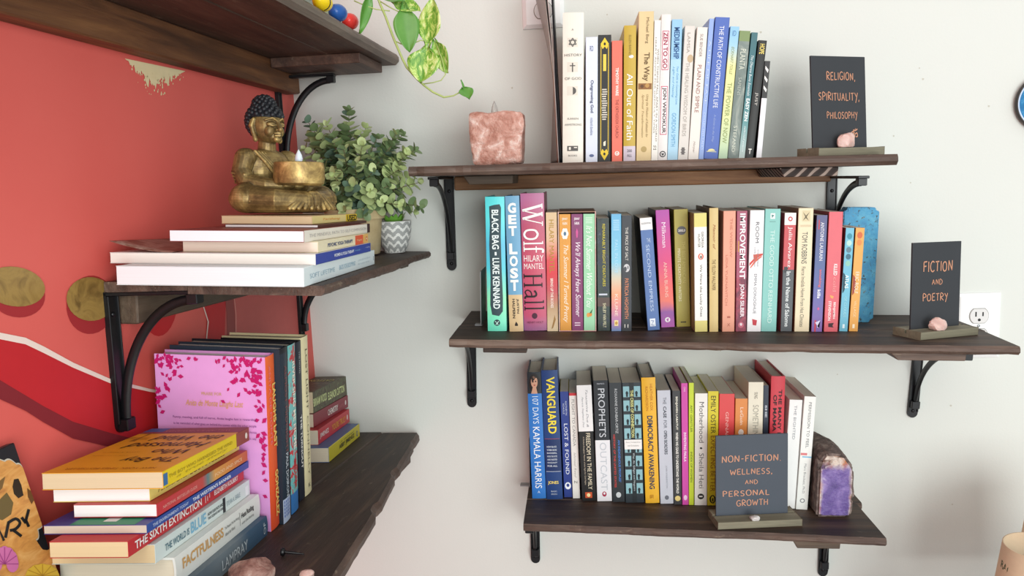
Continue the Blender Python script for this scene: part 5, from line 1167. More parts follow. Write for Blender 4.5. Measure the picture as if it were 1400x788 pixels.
ORNG = grad([(0,'dc9420'),(.3,'eaa828'),(1,'f2b428')],2,0,.2)
MB1, tB1, wB1, HB1, o_ = Z((223.6,669), (341,603), 18.5, 'e4c416', 'orange and yellow paperback with its upside-down title in brown, topmost of the near stack', GF, nl=(58,666), tat='f', page='d9c3a0', side='e8a626',
   bands=[(.82,1,'94483c')],
   txt=[('THE BOY WHO HARNESSED THE WIND','a08a14',.05,.76,.45,.66,''),('a true story','b09a20',.12,.7,.2,.36,'i'),
        ('The Boy','3c2a14',.19,.31,.10,.58,'iH','front'),('Who','3c2a14',.355,.455,.14,.46,'iH','front'),('Harnessed','3c2a14',.49,.615,.08,.84,'iH','front'),('the Wind','3c2a14',.665,.785,.08,.74,'iH','front'),
        ('NEW YORK TIMES BESTSELLER','a86c14',.055,.085,.12,.88,'H','front'),('Creating Currents of Electricity','b0741c',.32,.337,.60,.92,'H','front'),('and Hope','b0741c',.39,.407,.56,.9,'H','front'),('WILLIAM KAMKWAMBA','c07868',.89,.93,.12,.78,'H','front')],
   shp=[(rect(0,1,.855,1),'8c4440','front'),(rect(.80,1,.90,1),'3c5c90','front')]+[([(.86+.02*i,.66),(.875+.02*i,.66),(.90-.012*i,.86),(.89-.012*i,.86)],'9a6a18','front') for i in range(3)]+[([(.78,.70+.02*i),(1.0,.72+.02*i),(1.0,.726+.02*i),(.78,.706+.02*i)],'a87418','front') for i in range(3)]+[(ellipse(.5,.955,.22,.016),'e8dcd0'),(rect(.15,.85,0,.04),'3c6c9c')])

# books standing spine-out on the lowest red-wall shelf
GL = 'books standing on the lowest red-wall shelf'
nL = Vector(LOW[0]).normalized()
def stand(P, T, t, w_, c, label, rotd=0, dz=0, **k):
    """spine towards +x, back cover towards the camera; P is the near bottom corner of the spine, T its top"""
    zx = (T-P); zx.y = 0; z = zx.normalized()
    yv = Matrix.Rotation(math.radians(rotd), 3, 'Z') @ Vector((-1, 0, 0)); yv = (yv - z*yv.dot(z)).normalized(); x = yv.cross(z)
    h = (T.z-P.z)/z.z
    lift = max(0, -z.x*0)
    M = basis(x, yv, z, P + x*(t/2) + nL*(.0005+abs(z.x)*.0))
    r = book(M, t, w_, h, c, label, GL, **k)
    # rest the lowest corner on the shelf
    lo = 9
    for a in (-t/2, t/2):
        for b in (0, w_):
            q = M @ Vector((a, b, 0)); lo = min(lo, q.z - zon(LOW, q.x, q.y))
    M.translation = M.translation - Vector((0, 0, lo-.0004)); r.matrix_world = M
    return M, h
pk_l = []
rn = random.Random(2)
def spray(cx, cy, n, rx, ry, s): 
    for i in range(n):
        u = cx+rn.gauss(0, rx); v = cy+abs(rn.gauss(0, ry)); a = rn.uniform(0, PI); L = s*rn.uniform(.8, 1.35)
        if .005 < u < .97 and .004 < v < .95:
            pk_l.append(([(u+L*math.cos(a), v+L*.7*math.sin(a)), (u+L*.55*math.cos(a+1.6), v+L*.45*math.sin(a+1.6)), (u-L*math.cos(a), v-L*.7*math.sin(a)), (u-L*.55*math.cos(a+1.6), v-L*.45*math.sin(a+1.6))], 'c01468', 'back'))
spray(.08, .0, 34, .07, .10, .024); spray(.17, .02, 12, .05, .08, .022); spray(.80, .01, 46, .09, .09, .024); spray(.93, .08, 30, .025, .16, .024); spray(.97, .42, 30, .02, .2, .024); spray(.6, .0, 6, .06, .03, .02); spray(.36, .0, 5, .04, .02, .02); spray(.04, .18, 14, .03, .10, .024)
praise = ['Funny, moving, and full of nerve, Anita laughs last is rewarding', 'to be reminded of what goes on behind the scenes while the other people', 'love to be somewhere else. Every beloved tale, and what it takes to choose', 'from the tangles that held so fast. Really, what brown vandals say.', 'A bold and brilliant novel about who gets to be remembered', 'and who is forgotten.']
def PT(l, t_): P = on(*l, *LOW); return P, onY(*t_, P.y)
P, T = PT((372,728), (363.5,489.5))
Pq = on(386.6, 719, *LOW)
stand(P, T, .027, .150, 'e2a0dc', 'pink back cover with crimson leaf sprays and an orange spine, nearest standing book', rotd=-2, page='ece8e4', hard=True,
   bands=[(0,1,grad([(0,'e4512a'),(.3,'ec5c2c'),(1,'ee6a30')],2,0,.24))],
   shp=pk_l, txt=[('PRAISE FOR','d0a860',.205,.222,.42,.60,'H','back'),('Anita de Monte Laughs Last','dca850',.25,.295,.27,.79,'iH','back')]+[(s,'7a3c86',.345+.036*i,.362+.036*i,.15,.90 if i < 4 else .7,'H','back') for i,s in enumerate(praise)]
      +[('LAUGHS LAST','f0d070',.16,.53,.42,.80,'b'),('GONZALEZ','f0d070',.66,.93,.42,.80,'b'),('ANITA DE MONTE','e07080',.05,.5,.12,.28,'')])
P, T = PT((389,718), (383,478.6))
stand(P, T, .024, .152, '26323f', 'dark navy hardcover with pale lettering, second of the standing books', rotd=-2, page='ece8e4', hard=True, bands=[(.86,1,'b8c4dc'),(0,.03,'1c2028')], txt=[('ALMOST MIDNIGHT','8a4c4c',.10,.60,.42,.72,''),('PAUL DOIRON','d4dce4',.60,.85,.36,.68,'')], shp=[(rect(.1+.2*(i%4),.2+.2*(i%4),.87+.02*(i//4),.885+.02*(i//4)),'5c74b4') for i in range(20)])
P, T = PT((399.6,705), (394,474))
FLORA = blotch([(.35,'6cb4b4'),(.5,'7cc0bc'),(.54,'c83c44'),(.66,'b8343c'),(.7,'6cb4b4')], 50, .45, 1.5)
stand(P, T, .026, .150, FLORA, 'teal hardcover with red foliage and white lettering, third of the standing books', rotd=-2, page='e4dccc', hard=True, side='22242c', bands=[(.88,1,'3c78b8')], txt=[('RIVER SING ME HOME','f6ecdc',.10,.62,.40,.74,'b'),('SHEARER','c43c40',.68,.86,.40,.7,'b')])
P, T = PT((418.4,680), (412,463)); sh_y = Vector((.0, -.0245, -.0245*SLO*0)); P = P+sh_y; P.z = zon(LOW, P.x, P.y); T = T+sh_y+Vector((0, 0, -.002))
stand(P, T, .0215, .122, '262c38', 'black hardcover with white lettering, left of the cream standing book', rotd=-2, page='e0d8ca', hard=True, side='1e2026', txt=[('THE TURNOUT','eceae4',.46,.80,.36,.66,'b'),('THE NOVEL','b8b8b8',.06,.20,.4,.6,'')])
P, T = PT((418.4,680), (412,463))
stand(P, T, .027, .122, 'ecdfb2', 'cream hardcover with a dark serif title, farthest of the standing books', rotd=-2, page='d8ccb8', hard=True, txt=[('LOST LIGHT','6a6048',.08,.46,.42,.70,''),('CONNELLY','8a8064',.5,.88,.42,.66,''),('K','3c3828',.93,.955,.4,.66,'H')])

YL = None
GK = 'books stacked flat behind the standing ones by the corner'
o_ = .0004
*_, o_ = Z((433,648), (492,597), 17.5, 'd8c83c', 'yellow paperback with blue cover, bottom of the corner stack', GK, h=.205, w=.092, tat='f', side='5c7cb0', page='e0d4bc', txt=[('ABBY JIMENEZ','4a4634',.30,.80,.22,.62,'b'),('a novel','8a8244',.34,.8,.70,.84,'i')], shp=[(ellipse(.4,.90,.22,.024),'3a5c9c'),(ellipse(.4,.90,.12,.014),'d8c83c')])
*_, o_ = Z((433,613), (478,577.5), 18, 'cc3440', 'bright red paperback, second from the bottom of the corner stack', GK, h=.2, w=.09, tat='f', page='e0d4bc', txt=[('YOURS TRULY','e8a43c',.40,.86,.28,.72,'b'),('JIMENEZ','f4dcd8',.04,.30,.3,.7,'b')], shp=[(ellipse(.5,.92,.2,.02),'f4dcd8')])
*_, o_ = Z((433,583), (476,557), 16.5, '8c2a3a', 'dark red paperback, second from the top of the corner stack', GK, h=.2, w=.09, tat='f', page='e0d4bc', txt=[('CHEMISTRY','f0e6e0',.38,.68,.26,.72,'b'),('GARMUS','b86068',.7,.88,.3,.6,'')], shp=[(ellipse(.5,.92,.2,.02),'f0e0dc')])
CAMO = blotch([(.36,'3c3428'),(.46,'5c4c38'),(.56,'4c5838'),(.66,'7c6c54')], 70, .5, 2)
*_, o_ = Z((433,563.6), (475,540), 26, CAMO, 'camouflage-patterned paperback with pale lettering, top of the corner stack', GK, h=.2, w=.088, tat='f', page='d8c8a8', txt=[('ELEANOR CATTON','dce4a4',.40,.90,.24,.62,'b'),('BIRNAM WOOD','dce4a4',.0,.36,.3,.68,'b'),('CATTON','c8cc7c',.62,.74,.1,.9,'Hb','front')])

# ---------------------------------------------------------------- statue
GOLDM = None
def gold():
    t = NT('aged_gold_shaded_folds'); co = t.coords(); f = t.noise(co, 42, 6, .65, .4); g = t.noise(co, 260, 3, .6)
    c = t.ramp(f, [(.25, rgb('463823')), (.45, rgb('74603c')), (.60, rgb('9a8454')), (.76, rgb('c4b080'))])
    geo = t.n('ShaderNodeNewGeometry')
    p = t.ramp(geo.outputs['Pointiness'], [(.44, (.30, .27, .25, 1)), (.495, (.92, .9, .88, 1)), (.53, (1.9, 1.85, 1.7, 1))])  # fold shade in creases and highlights on ridges put into the gold colour
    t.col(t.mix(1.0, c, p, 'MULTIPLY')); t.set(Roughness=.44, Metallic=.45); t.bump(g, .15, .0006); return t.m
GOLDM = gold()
t = NT('black_painted_curls'); f = t.noise(t.coords(), 90, 3); t.col(t.mix(f, rgb('17181c'), rgb('2b2d33'))); t.set(Roughness=.5); CURL = t.m
n, d = MIDL; upM = Vector(n).normalized()
dT = d + (sum((t1, t2, t3, t4, t5, t6)) + 6*.0003 + .0008)*Vector(n).length
best = None
for q in range(5, 96):                                   # on the middle of the top book, where the photo shows it
    P_ = M6 @ Vector((t6/2+.0004, w6*q/100, H6*.52)); e_ = abs(pix(P_)[0]-383)
    if best is None or e_ < best[0]: best = (e_, P_)
cS = best[1]; upM = M6.col[0].to_3d().normalized(); print('statue', pix(cS), cS)
K = depth(cS)/F                                        # metres per photograph pixel at the statue
# statue frame: u = its right hand side (towards the camera), f = where it faces, z up; unit = one pixel
ha = math.radians(-30)
fv = Vector((math.cos(ha), math.sin(ha), 0)); fv = (fv-upM*fv.dot(upM)).normalized(); rv = fv.cross(upM)
cS = cS + upM*.0024
MS = basis(rv*K, fv*K, upM*K, cS + upM*.0003)
sroot = thing('seated_statue', basis(rv, fv, upM, cS + upM*.0003), 'gold seated statue with black curled hair, holding a round bowl on its lap', 'statue')
mb = MB()
def E_(c, r, rot=None):
    M = Matrix.Translation(c)
    if rot: M = M @ rot
    mb.ell((0, 0, 0), r, GOLDM, M, 28, 18)
def C_(pts, rad): mb.tube(pts, rad, GOLDM, 16); [mb.ell(p, (r, r, r), GOLDM, None, 14, 10) for p, r in ((pts[0], rad[0] if hasattr(rad, '__len__') else rad), (pts[-1], rad[-1] if hasattr(rad, '__len__') else rad))]
RX = lambda a: Matrix.Rotation(math.radians(a), 4, 'X'); RY = lambda a: Matrix.Rotation(math.radians(a), 4, 'Y'); RZ = lambda a: Matrix.Rotation(math.radians(a), 4, 'Z')
# legs: folded knees on both sides, shins crossing in front
for u_, f_ in ((1, -4), (-1, 12)):
    C_([(u_*16, -18, 20), (u_*42, f_-8, 20), (u_*58, f_+4, 19)], [21, 21, 19])
    C_([(u_*58, f_+6, 18), (u_*40, 40, 16), (u_*6, 56, 15)], [18, 16, 14])
    E_((u_*54, f_+6, 18), (24, 24, 18.5))
E_((-4, 50, 15), (34, 18, 14)); E_((0, -6, 20), (46, 38, 20)); E_((0, 10, 6), (62, 48, 7))
# torso, shoulders, arms
E_((0, -26, 46), (31, 22, 30)); E_((0, -25, 66), (35, 21, 21)); E_((0, -24, 56), (33, 21, 24))
for s in (1, -1):
    E_((s*33, -25, 73), (14, 14, 13))
    C_([(s*36, -25, 72), (s*43, -24, 54), (s*42, -14, 40)], [14, 13, 12.5])
    C_([(s*42, -14, 40), (s*30, 10, 36), (s*10, 26, 36)], [12.5, 10, 7])
    E_((s*9, 27, 36), (10, 8, 5))
C_([(0, -25, 78), (0, -24, 98)], [13, 11.5])
# drapery ridges
for i in range(10):
    a = math.radians(15+i*16); C_([(-4+6*math.cos(a), 62+1*math.sin(a), 27), (-4+24*math.cos(a), 60+9*math.sin(a)*.6, 17), (-4+40*math.cos(a), 58+9*math.sin(a), 6)], [1.8, 3.0, 2.6])
for k in range(5):
    C_([(28-k*5, -14+k*.6, 82-k), (20-k*6, -4.0, 68-k*2), (6-k*6, -2, 52-k*2), (-10-k*4, -2, 40-k)], [2.0, 2.2, 2.2, 1.8])
for k in range(4):
    C_([(56-k*1.4, -26, 52-k*4), (49, -10, 50-k*5), (37, -4, 47-k*4)], [1.6, 2.3, 1.4])
    C_([(-56+k*1.4, -26, 52-k*4), (-49, -10, 50-k*5), (-37, -4, 47-k*4)], [1.6, 2.3, 1.4])
for u_, f_ in ((1, -4), (-1, 12)): C_([(u_*24, 0, 40), (u_*48, f_+2, 38), (u_*70, f_+12, 27), (u_*66, f_+26, 15)], [2.2, 2.4, 2.2, 1.6])
# head
hz = 118; HB = 0
def hd(p): return (p[0]*1.12, p[1]*1.12-14, hz+(p[2]-hz))
_E, _C = E_, C_
def E_(c, r, rot=None): _E(hd(c), tuple(q*1.10 for q in r), rot)
def C_(pts, rad): _C([hd(p) for p in pts], [q*1.1 for q in rad])
E_((0, -9, hz), (19.0, 20.5, 23)); E_((0, -5, hz-10), (15.5, 16.5, 14)); E_((0, 4, hz-15), (9, 8.5, 7.5))
E_((0, 11, hz-19.5), (5.5, 4, 4))
C_([(0, 11.2, hz+5), (0, 14.8, hz-2), (0, 16.6, hz-6.5)], [2.2, 2.6, 3.4])
for s in (1, -1):
    E_((s*2.8, 14, hz-7.2), (2.2, 2, 1.7)); E_((s*7.8, 9.4, hz+.5), (5.4, 3.2, 2.8), RZ(-s*18)); C_([(s*2.2, 12.6, hz+5.5), (s*7.5, 11.6, hz+8.6), (s*14, 6, hz+5.5)], [1.1, 1.25, 1.0])
    C_([(s*2.8, 12.9, hz-.6), (s*7.4, 12.5, hz-1.9), (s*12.4, 8.8, hz-.6)], [.7, 1.1, .7])
    E_((s*7.0, 5.4, hz-8.5), (6.4, 6, 7.5))
    C_([(s*18.6, -9, hz+7), (s*20.5, -11, hz-1), (s*19.4, -9, hz-12), (s*18.2, -7, hz-20)], [2.4, 3.4, 2.6, 3.0]); C_([(s*19.8, -12.5, hz+6), (s*21.4, -13, hz-2), (s*19.8, -11, hz-9)], [1.5, 1.8, 1.3])
C_([(-5.2, 12.6, hz-11.6), (0, 15.2, hz-11.2), (5.2, 12.6, hz-11.6)], [1.0, 1.8, 1.0]); C_([(-4.6, 12.2, hz-14.8), (0, 14.8, hz-14.8), (4.6, 12.2, hz-14.8)], [1.0, 2.1, 1.0])
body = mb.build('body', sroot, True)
for v in body.data.vertices: v.co *= K
md = body.modifiers.new('r', 'REMESH'); md.mode = 'VOXEL'; md.voxel_size = .0007; md.use_smooth_shade = True
md = body.modifiers.new('s', 'SMOOTH'); md.iterations = 2; md.factor = .5
mb = MB(); rn = random.Random(8)
hc = (0, -27, hz+6); hr = (23.2, 24.2, 23.2)
mb.ell(hc, hr, CURL, None, 28, 18)
mb.ell((0, -28, hz+27), (14, 14, 12), CURL, None, 20, 12)
def curls(c, r, n_, keep, s):
    for i in range(n_):
        z = 1-2*(i+.5)/n_; a = i*2.39996; q = math.sqrt(1-z*z); p = (c[0]+r[0]*q*math.cos(a), c[1]+r[1]*q*math.sin(a), c[2]+r[2]*z)
        if keep(p): mb.ell(p, (s, s, s*1.05), CURL, None, 8, 6)
line = lambda p: p[2] > hz+11 if p[1] > -26 else p[2] > hz-16
curls(hc, tuple(q+.6 for q in hr), 190, line, 3.3)
curls((0, -28, hz+27), (14.6, 14.6, 12.6), 80, lambda p: p[2] > hz+22, 3.0)
hair = mb.build('hair', sroot, True)
# clip the cap below the hairline
bm = bmesh.new(); bm.from_mesh(hair.data)
kill = [v for v in bm.verts if (v.co.z < hz+9.5 and v.co.y > -26.5) or v.co.z < hz-18]
bmesh.ops.delete(bm, geom=kill, context='VERTS'); bm.to_mesh(hair.data); bm.free()
for v in hair.data.vertices: v.co *= K
mb = MB(); bc = (0, 40, 36)
mb.lathe([(27, 0), (32, 3), (33.5, 10), (33, 24), (32.2, 30), (30.6, 31), (29.5, 29), (28.5, 8), (.1, 6)], GOLDM, 44, Matrix.Translation(bc), True, True)
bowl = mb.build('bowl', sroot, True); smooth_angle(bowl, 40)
for v in bowl.data.vertices: v.co *= K
mb = MB(); mb.lathe([(20, 0), (20, 20), (18.5, 21.5), (5, 21.5)], paint('e8e6ea', .4), 28, Matrix.Translation((0, 40, 44)), True, True)
cl = tag(mb.build('tealight'), 'white battery tealight with pointed tip in the statue\'s bowl', 'candle'); cl.matrix_world = sroot.matrix_world @ Matrix.Scale(K, 4)
me = cl.data
for v in me.vertices: v.co *= K
cl.matrix_world = sroot.matrix_world @ Matrix.Translation((0, 0, .0004))
fl = flame(cl, (0, 40*K, 64.5*K), 19*K, 5.2*K, mat=MILK)

# ---------------------------------------------------------------- plants
def leafmat(name, a, b, c=None, rough=.5):
    t = NT(name); co = t.coords(); f = t.noise(co, 70, 3)
    t.col(t.mix(f, rgb(a), rgb(b))); t.set(Roughness=rough); t.b.inputs['Subsurface Weight'].default_value = .08; t.b.inputs['Subsurface Radius'].default_value = (.004, .006, .002); return t.m
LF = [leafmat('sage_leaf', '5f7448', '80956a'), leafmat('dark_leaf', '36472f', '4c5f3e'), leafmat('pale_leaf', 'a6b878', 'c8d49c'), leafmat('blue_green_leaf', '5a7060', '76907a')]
STEM = leafmat('green_stem', '6a7a44', '8a9a58'); STEMB = leafmat('brown_stem', '5c5236', '77694a')
def disc_leaf(mb, P, out, up, L, Wd, mat, cup=.25, tip=.0):
    """rounded leaf starting at P growing along out, its face towards up"""
    out = out.normalized(); side = out.cross(up)
    if side.length < 1e-3: side = out.cross(Vector((1, 0, 0)))
    side.normalize(); nrm = side.cross(out).normalized(); n = 11; vs = [P + out*(L*.5) - nrm*(cup*L*.12)]
    for i in range(n):
        a = 2*PI*i/n; x = .5-.5*math.cos(a); y = .5*math.sin(a)*(1+.15*math.cos(a))
        if tip: y *= (1-tip*max(0, x-.5))
        vs.append(P + out*(L*x) + side*(Wd*y) + nrm*(cup*L*(y*y*1.2+.25*x*x)))
    mb.add(vs, [(0, 1+i, 1+(i+1) % n) for i in range(n)], mat)
def potmat():
    t = NT('pale_terracotta'); co = t.coords(); f = t.noise(co, 30, 5, .6); t.col(t.ramp(f, [(.3, rgb('b7a077')), (.55, rgb('c9b48a')), (.75, rgb('d8c8a2'))])); t.set(Roughness=.8); t.bump(t.noise(co, 120, 4), .3, .001); return t.m
n, d = MIDL
pc = on(489, 349, n, d); KP = depth(pc)/F
root = thing('potted_plant', basis(Vector((1, 0, 0)), Vector((0, 1, 0)), Vector((0, 0, 1)), pc+Vector((0, 0, .0018))), 'bushy round-leaved green plant in a tan clay pot behind the book stack', 'plant')
mb = MB(); ph = 62
mb.lathe([(30*KP, 0), (31*KP, 1*KP), (36*KP, (ph-14)*KP), (40*KP, (ph-14)*KP), (40.5*KP, (ph-2)*KP), (39.5*KP, ph*KP), (37*KP, ph*KP), (36*KP, (ph-10)*KP), (.1*KP, (ph-10)*KP)], potmat(), 44, None, True, True)
smooth_angle(mb.build('pot', root), 40)
mb = MB(); mb.lathe([(35.5*KP, (ph-9.5)*KP), (20*KP, (ph-7)*KP), (.1*KP, (ph-7)*KP)], blotch([(.4, '2c231a'), (.6, '47392b')], 120, .9), 28, None, False, True); mb.build('soil', root, True)
inv = root.matrix_world.inverted(); rn = random.Random(21); base = Vector((0, 0, (ph-8)*KP))
TIPS = [(477,152,0),(470,176,.02),(422,168,-.01),(432,178,.01),(447,172,-.02),(418,205,.0),(412,228,.02),(440,200,.03),(455,190,-.03),(500,176,.03),(515,190,-.02),(541,184,0),(549,186,.02),(528,205,.01),(556,212,-.01),(566,206,.0),(545,232,-.02),(562,240,.01),(572,250,.0),(556,262,.03),(574,282,-.01),(565,290,.01),(545,280,-.03),(520,275,-.045),(505,262,-.05),(480,255,-.055),(462,262,-.045),(450,280,-.035),(470,288,-.05),(500,292,-.05),(455,240,-.05),(485,225,-.055),(510,235,-.05),(530,255,-.04),(470,205,-.045),(495,200,-.045),(440,225,-.03),(430,250,-.01),(488,185,.0),(520,220,.03),(480,210,.04),(450,215,.05),(540,215,.04),(425,188,.03),(535,200,-.01),(508,215,-.03),(465,230,-.04)]
lm = MB(); smb = MB()
for i, (tx, ty, dy) in enumerate(TIPS):
    tip = inv @ onY(tx, ty, pc.y+dy*1.15); b0 = base + Vector((rn.uniform(-1, 1), rn.uniform(-1, 1), 0))*.012
    hor = Vector((tip.x-b0.x, tip.y-b0.y, 0)); mid_ = b0.lerp(tip, .5) + Vector((0, 0, .012+.10*max(0, .06-(tip.z-b0.z)))) - hor*.12
    pts = [b0*(1-s)**2 + mid_*(2*s*(1-s)) + tip*s*s for s in [k/10 for k in range(11)]]
    smb.tube(pts, [.0013-.0007*k/10 for k in range(11)], STEMB, 5)
    ln = (tip-b0).length; nl_ = max(5, int(ln/.0115)); fresh = rn.random() < .45
    for k in range(nl_+1):
        s = .22+.78*k/nl_; q = s*10; j = min(int(q), 9); p = pts[j].lerp(pts[j+1], q-j); dr = (pts[j+1]-pts[j]).normalized()
        a0 = k*1.57+i; sz = (.0225 if s < .75 else .0225-.026*(s-.75))*rn.uniform(.8, 1.15)
        side = dr.cross(Vector((.3, .2, 1))).normalized(); oth = dr.cross(side)
        for q_ in (0, PI):
            o = side*math.cos(a0+q_) + oth*math.sin(a0+q_) + dr*(.35+.9*max(0, s-.7))
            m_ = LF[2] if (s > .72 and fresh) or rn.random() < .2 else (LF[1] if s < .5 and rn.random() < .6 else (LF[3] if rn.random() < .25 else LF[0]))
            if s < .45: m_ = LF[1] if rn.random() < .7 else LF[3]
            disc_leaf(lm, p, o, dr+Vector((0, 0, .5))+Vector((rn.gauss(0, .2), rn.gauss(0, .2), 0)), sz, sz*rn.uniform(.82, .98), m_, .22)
    disc_leaf(lm, tip, (pts[10]-pts[9]), Vector((0, -1, .3)), .011, .009, LF[2] if fresh else LF[0], .3)
smb.build('stems', root, True); lm.build('foliage', root, True)

# small bowl pot with a zigzag pattern
pc2 = on(540.5, 346, n, d); K2 = depth(pc2)/F
root = thing('zigzag_pot', Matrix.Translation(pc2+Vector((0, 0, .0012))), 'small white bowl pot with grey zigzag stripes at the far end of a shelf', 'plant pot')
mb = MB(); NS, NZs = 96, 40
zg = paint('a9a9a7', .5); zw = paint('eeece8', .45)
prof = []
for i in range(NZs+1):
    s = i/NZs; prof.append(((13.5+10.5*math.sin(min(1, s*1.08)*PI/2)**.85)*K2, s*42*K2))
for i in range(NZs):
    for k in range(NS):
        a0, a1 = 2*PI*k/NS, 2*PI*(k+1)/NS; u = (k/NS*11) % 1; tri = abs(u-.5)*2; v = i/NZs*4.0 - tri*.62
        m_ = zg if (v % 1) < .60 and i > 0 else zw
        (r0, z0), (r1, z1) = prof[i], prof[i+1]
        mb.add([(r0*math.cos(a0), r0*math.sin(a0), z0), (r0*math.cos(a1), r0*math.sin(a1), z0), (r1*math.cos(a1), r1*math.sin(a1), z1), (r1*math.cos(a0), r1*math.sin(a0), z1)], [(0, 1, 2, 3)], m_)
mb.lathe([(.1*K2, 0), (13.5*K2, 0)], zw, NS, None, False, False)
rT = prof[-1][0]; mb.lathe([(rT, 42*K2), (rT*1.0, 43*K2), (rT*.94, 43*K2), (rT*.9, 36*K2), (.001, 36*K2)], paint('dcdad6', .5), NS, None, False, True)
o = mb.build('pot', root, True)
mb = MB(); GRN = leafmat('bright_green_leaf', '5f9a34', '86bc4c'); rn = random.Random(4)
for i in range(11):
    a = i*2.4; o_v = Vector((math.cos(a), math.sin(a), 1.1+.5*rn.random())); disc_leaf(mb, Vector((rT*.3*math.cos(a), rT*.3*math.sin(a), 37*K2)), o_v, Vector((-math.cos(a), -math.sin(a), .6)), (15+8*rn.random())*K2, 9*K2, GRN, .2, .8)
mb.build('leaves', root, True)

# trailing pothos: its planter stands on the highest red-wall shelf
def potleaf():
    t = NT('variegated_leaf'); co = t.coords((1, 1, 1)); f = t.noise(t.coords((60, 60, 26)), 1.6, 5, .7, 1.5)
    t.col(t.ramp(f, [(.36, rgb('4f8a2a')), (.47, rgb('74a83c')), (.55, rgb('b6cf6a')), (.66, rgb('e0e8b0'))])); t.set(Roughness=.32); t.b.inputs['Subsurface Weight'].default_value = .1; t.b.inputs['Subsurface Radius'].default_value = (.004, .008, .002); return t.m
VAR = potleaf(); PLAIN = leafmat('glossy_green_leaf', '4a8030', '669c42', rough=.3); PGREEN = leafmat('light_vine', '9fb060', 'b8c67c')
yV = -.30
ptop = Vector((.125, -.30, up_.z+RU+.0006))
root = thing('trailing_plant', Matrix.Translation(ptop), 'trailing heart-leaved vine in a grey-green pot, hanging off the highest shelf', 'plant')
inv = root.matrix_world.inverted()
mb = MB(); g1 = paint('c3cfa8', .6); g2 = paint('8b958a', .6)
N6 = 6; rr = [(.040, 0), (.052, .05), (.048, .105), (.040, .105), (.040, .09), (.001, .09)]
for i in range(len(rr)-1):
    for k in range(N6):
        a0 = 2*PI*(k+.3)/N6; a1 = 2*PI*(k+1.3)/N6; (r0, z0), (r1, z1) = rr[i], rr[i+1]
        mb.add([(r0*math.cos(a0), r0*math.sin(a0), z0), (r0*math.cos(a1), r0*math.sin(a1), z0), (r1*math.cos(a1), r1*math.sin(a1), z1), (r1*math.cos(a0), r1*math.sin(a0), z1)], [(0, 1, 2, 3)], g1 if (k+i) % 2 else g2)
mb.add([(.04*math.cos(2*PI*(k+.3)/N6), .04*math.sin(2*PI*(k+.3)/N6), 0) for k in range(N6)], [tuple(range(N6-1, -1, -1))], g2)
mb.build('pot', root)
pv = lambda x, y, dy=0: inv @ onY(x, y, yV+dy)
sv = MB()
vine = [Vector((.02, 0, .092)), Vector((.06, -.01, .14))] + [pv(*q) for q in [(500,-40,-.0),(513,-12,-.005),(520,6),(527,22),(538,52),(550,80),(556,92),(570,108),(580,117),(592,126),(607,133),(620,131),(633,124)]]
sv.tube(vine, [.0018]*3+[.0019]*6+[.0016]*4+[.0011]*2, PGREEN, 7); sv.build('vine', root, True)
def heart(name, base, tip, wid, up, mat, fold=.18, droop=.1):
    """heart-shaped leaf from its stalk end to its tip"""
    ax = tip-base; L = ax.length; ax.normalize(); side = ax.cross(up).normalized(); nrm = side.cross(ax)
    n = 14; mb = MB(); rows = []
    for i in range(n+1):
        s = i/n; hw = wid*.5*(math.sin(min(1, (s+.06)/.40)*PI/2) if s < .34 else math.cos((s-.34)/.66*PI/2)**.80)
        back = -.20*max(0, 1-s/.28)
        row = []
        for q in range(-4, 5):
            u = q/4; x = s*L + back*L*(math.sin(PI*min(1, abs(u)*1.25))**.8 if s < .28 else 0)
            row.append(base + ax*x + side*(hw*u) + nrm*(fold*wid*abs(u)**1.3*.5 - droop*L*s*s))
        rows.append(row)
    vs = [p for r_ in rows for p in r_]; fs = [(i*9+k, i*9+k+1, i*9+k+10, i*9+k+9) for i in range(n) for k in range(8)]
    mb.add(vs, fs, mat); o = mb.build(name, root, True)
    md = o.modifiers.new('t', 'SOLIDIFY'); md.thickness = .0005; return o
def stalk(pts): m_ = MB(); m_.tube([pv(*q) for q in pts], .0009, PGREEN, 6); m_.build('leaf_stalk', root, True)
cv_ = Vector((.2, -1, .35))
heart('leaf', pv(553,13), pv(560,71,-.01), .0405, Vector((.25,-1,.15)), PLAIN, .15, .06); stalk([(520,2),(533,10),(545,16),(552,14)])
heart('leaf', pv(586,57), pv(591,-3,.0), .0415, Vector((-.35,-1,.1)), VAR, .2, .05); stalk([(538,55),(548,60),(562,61),(575,55),(584,57)])
heart('leaf', pv(583,70,.0), pv(575,113,-.012), .0525, Vector((0,-1,.35)), VAR, .22, .06); stalk([(556,92),(562,92),(573,86),(582,72)])
heart('leaf', pv(596,59,.005), pv(612,100,.0), .034, Vector((-.7,-1,.2)), VAR, .25, .05); stalk([(578,115),(592,113),(603,110),(609,102),(604,80),(597,61)])
heart('leaf', pv(634,122), pv(642,135,-.01), .024, Vector((.4,-1,.5)), PLAIN, .35, .1); heart('leaf', pv(634,124), pv(631,109), .006, Vector((1,-.4,0)), PLAIN, .5, .1)
heart('leaf', pv(540,3,.01), pv(575,14,.0), .030, Vector((0,-.9,.7)), VAR, .2, .05)
heart('leaf', pv(504,-6,.0), pv(491,46,-.01), .020, Vector((.9,-.6,.1)), PLAIN, .5, .02); stalk([(484,1),(500,8),(515,13),(533,15)])
heart('leaf', pv(548,1), pv(520,-4,.0), .03, Vector((0,-.6,.9)), PLAIN, .2, .05)

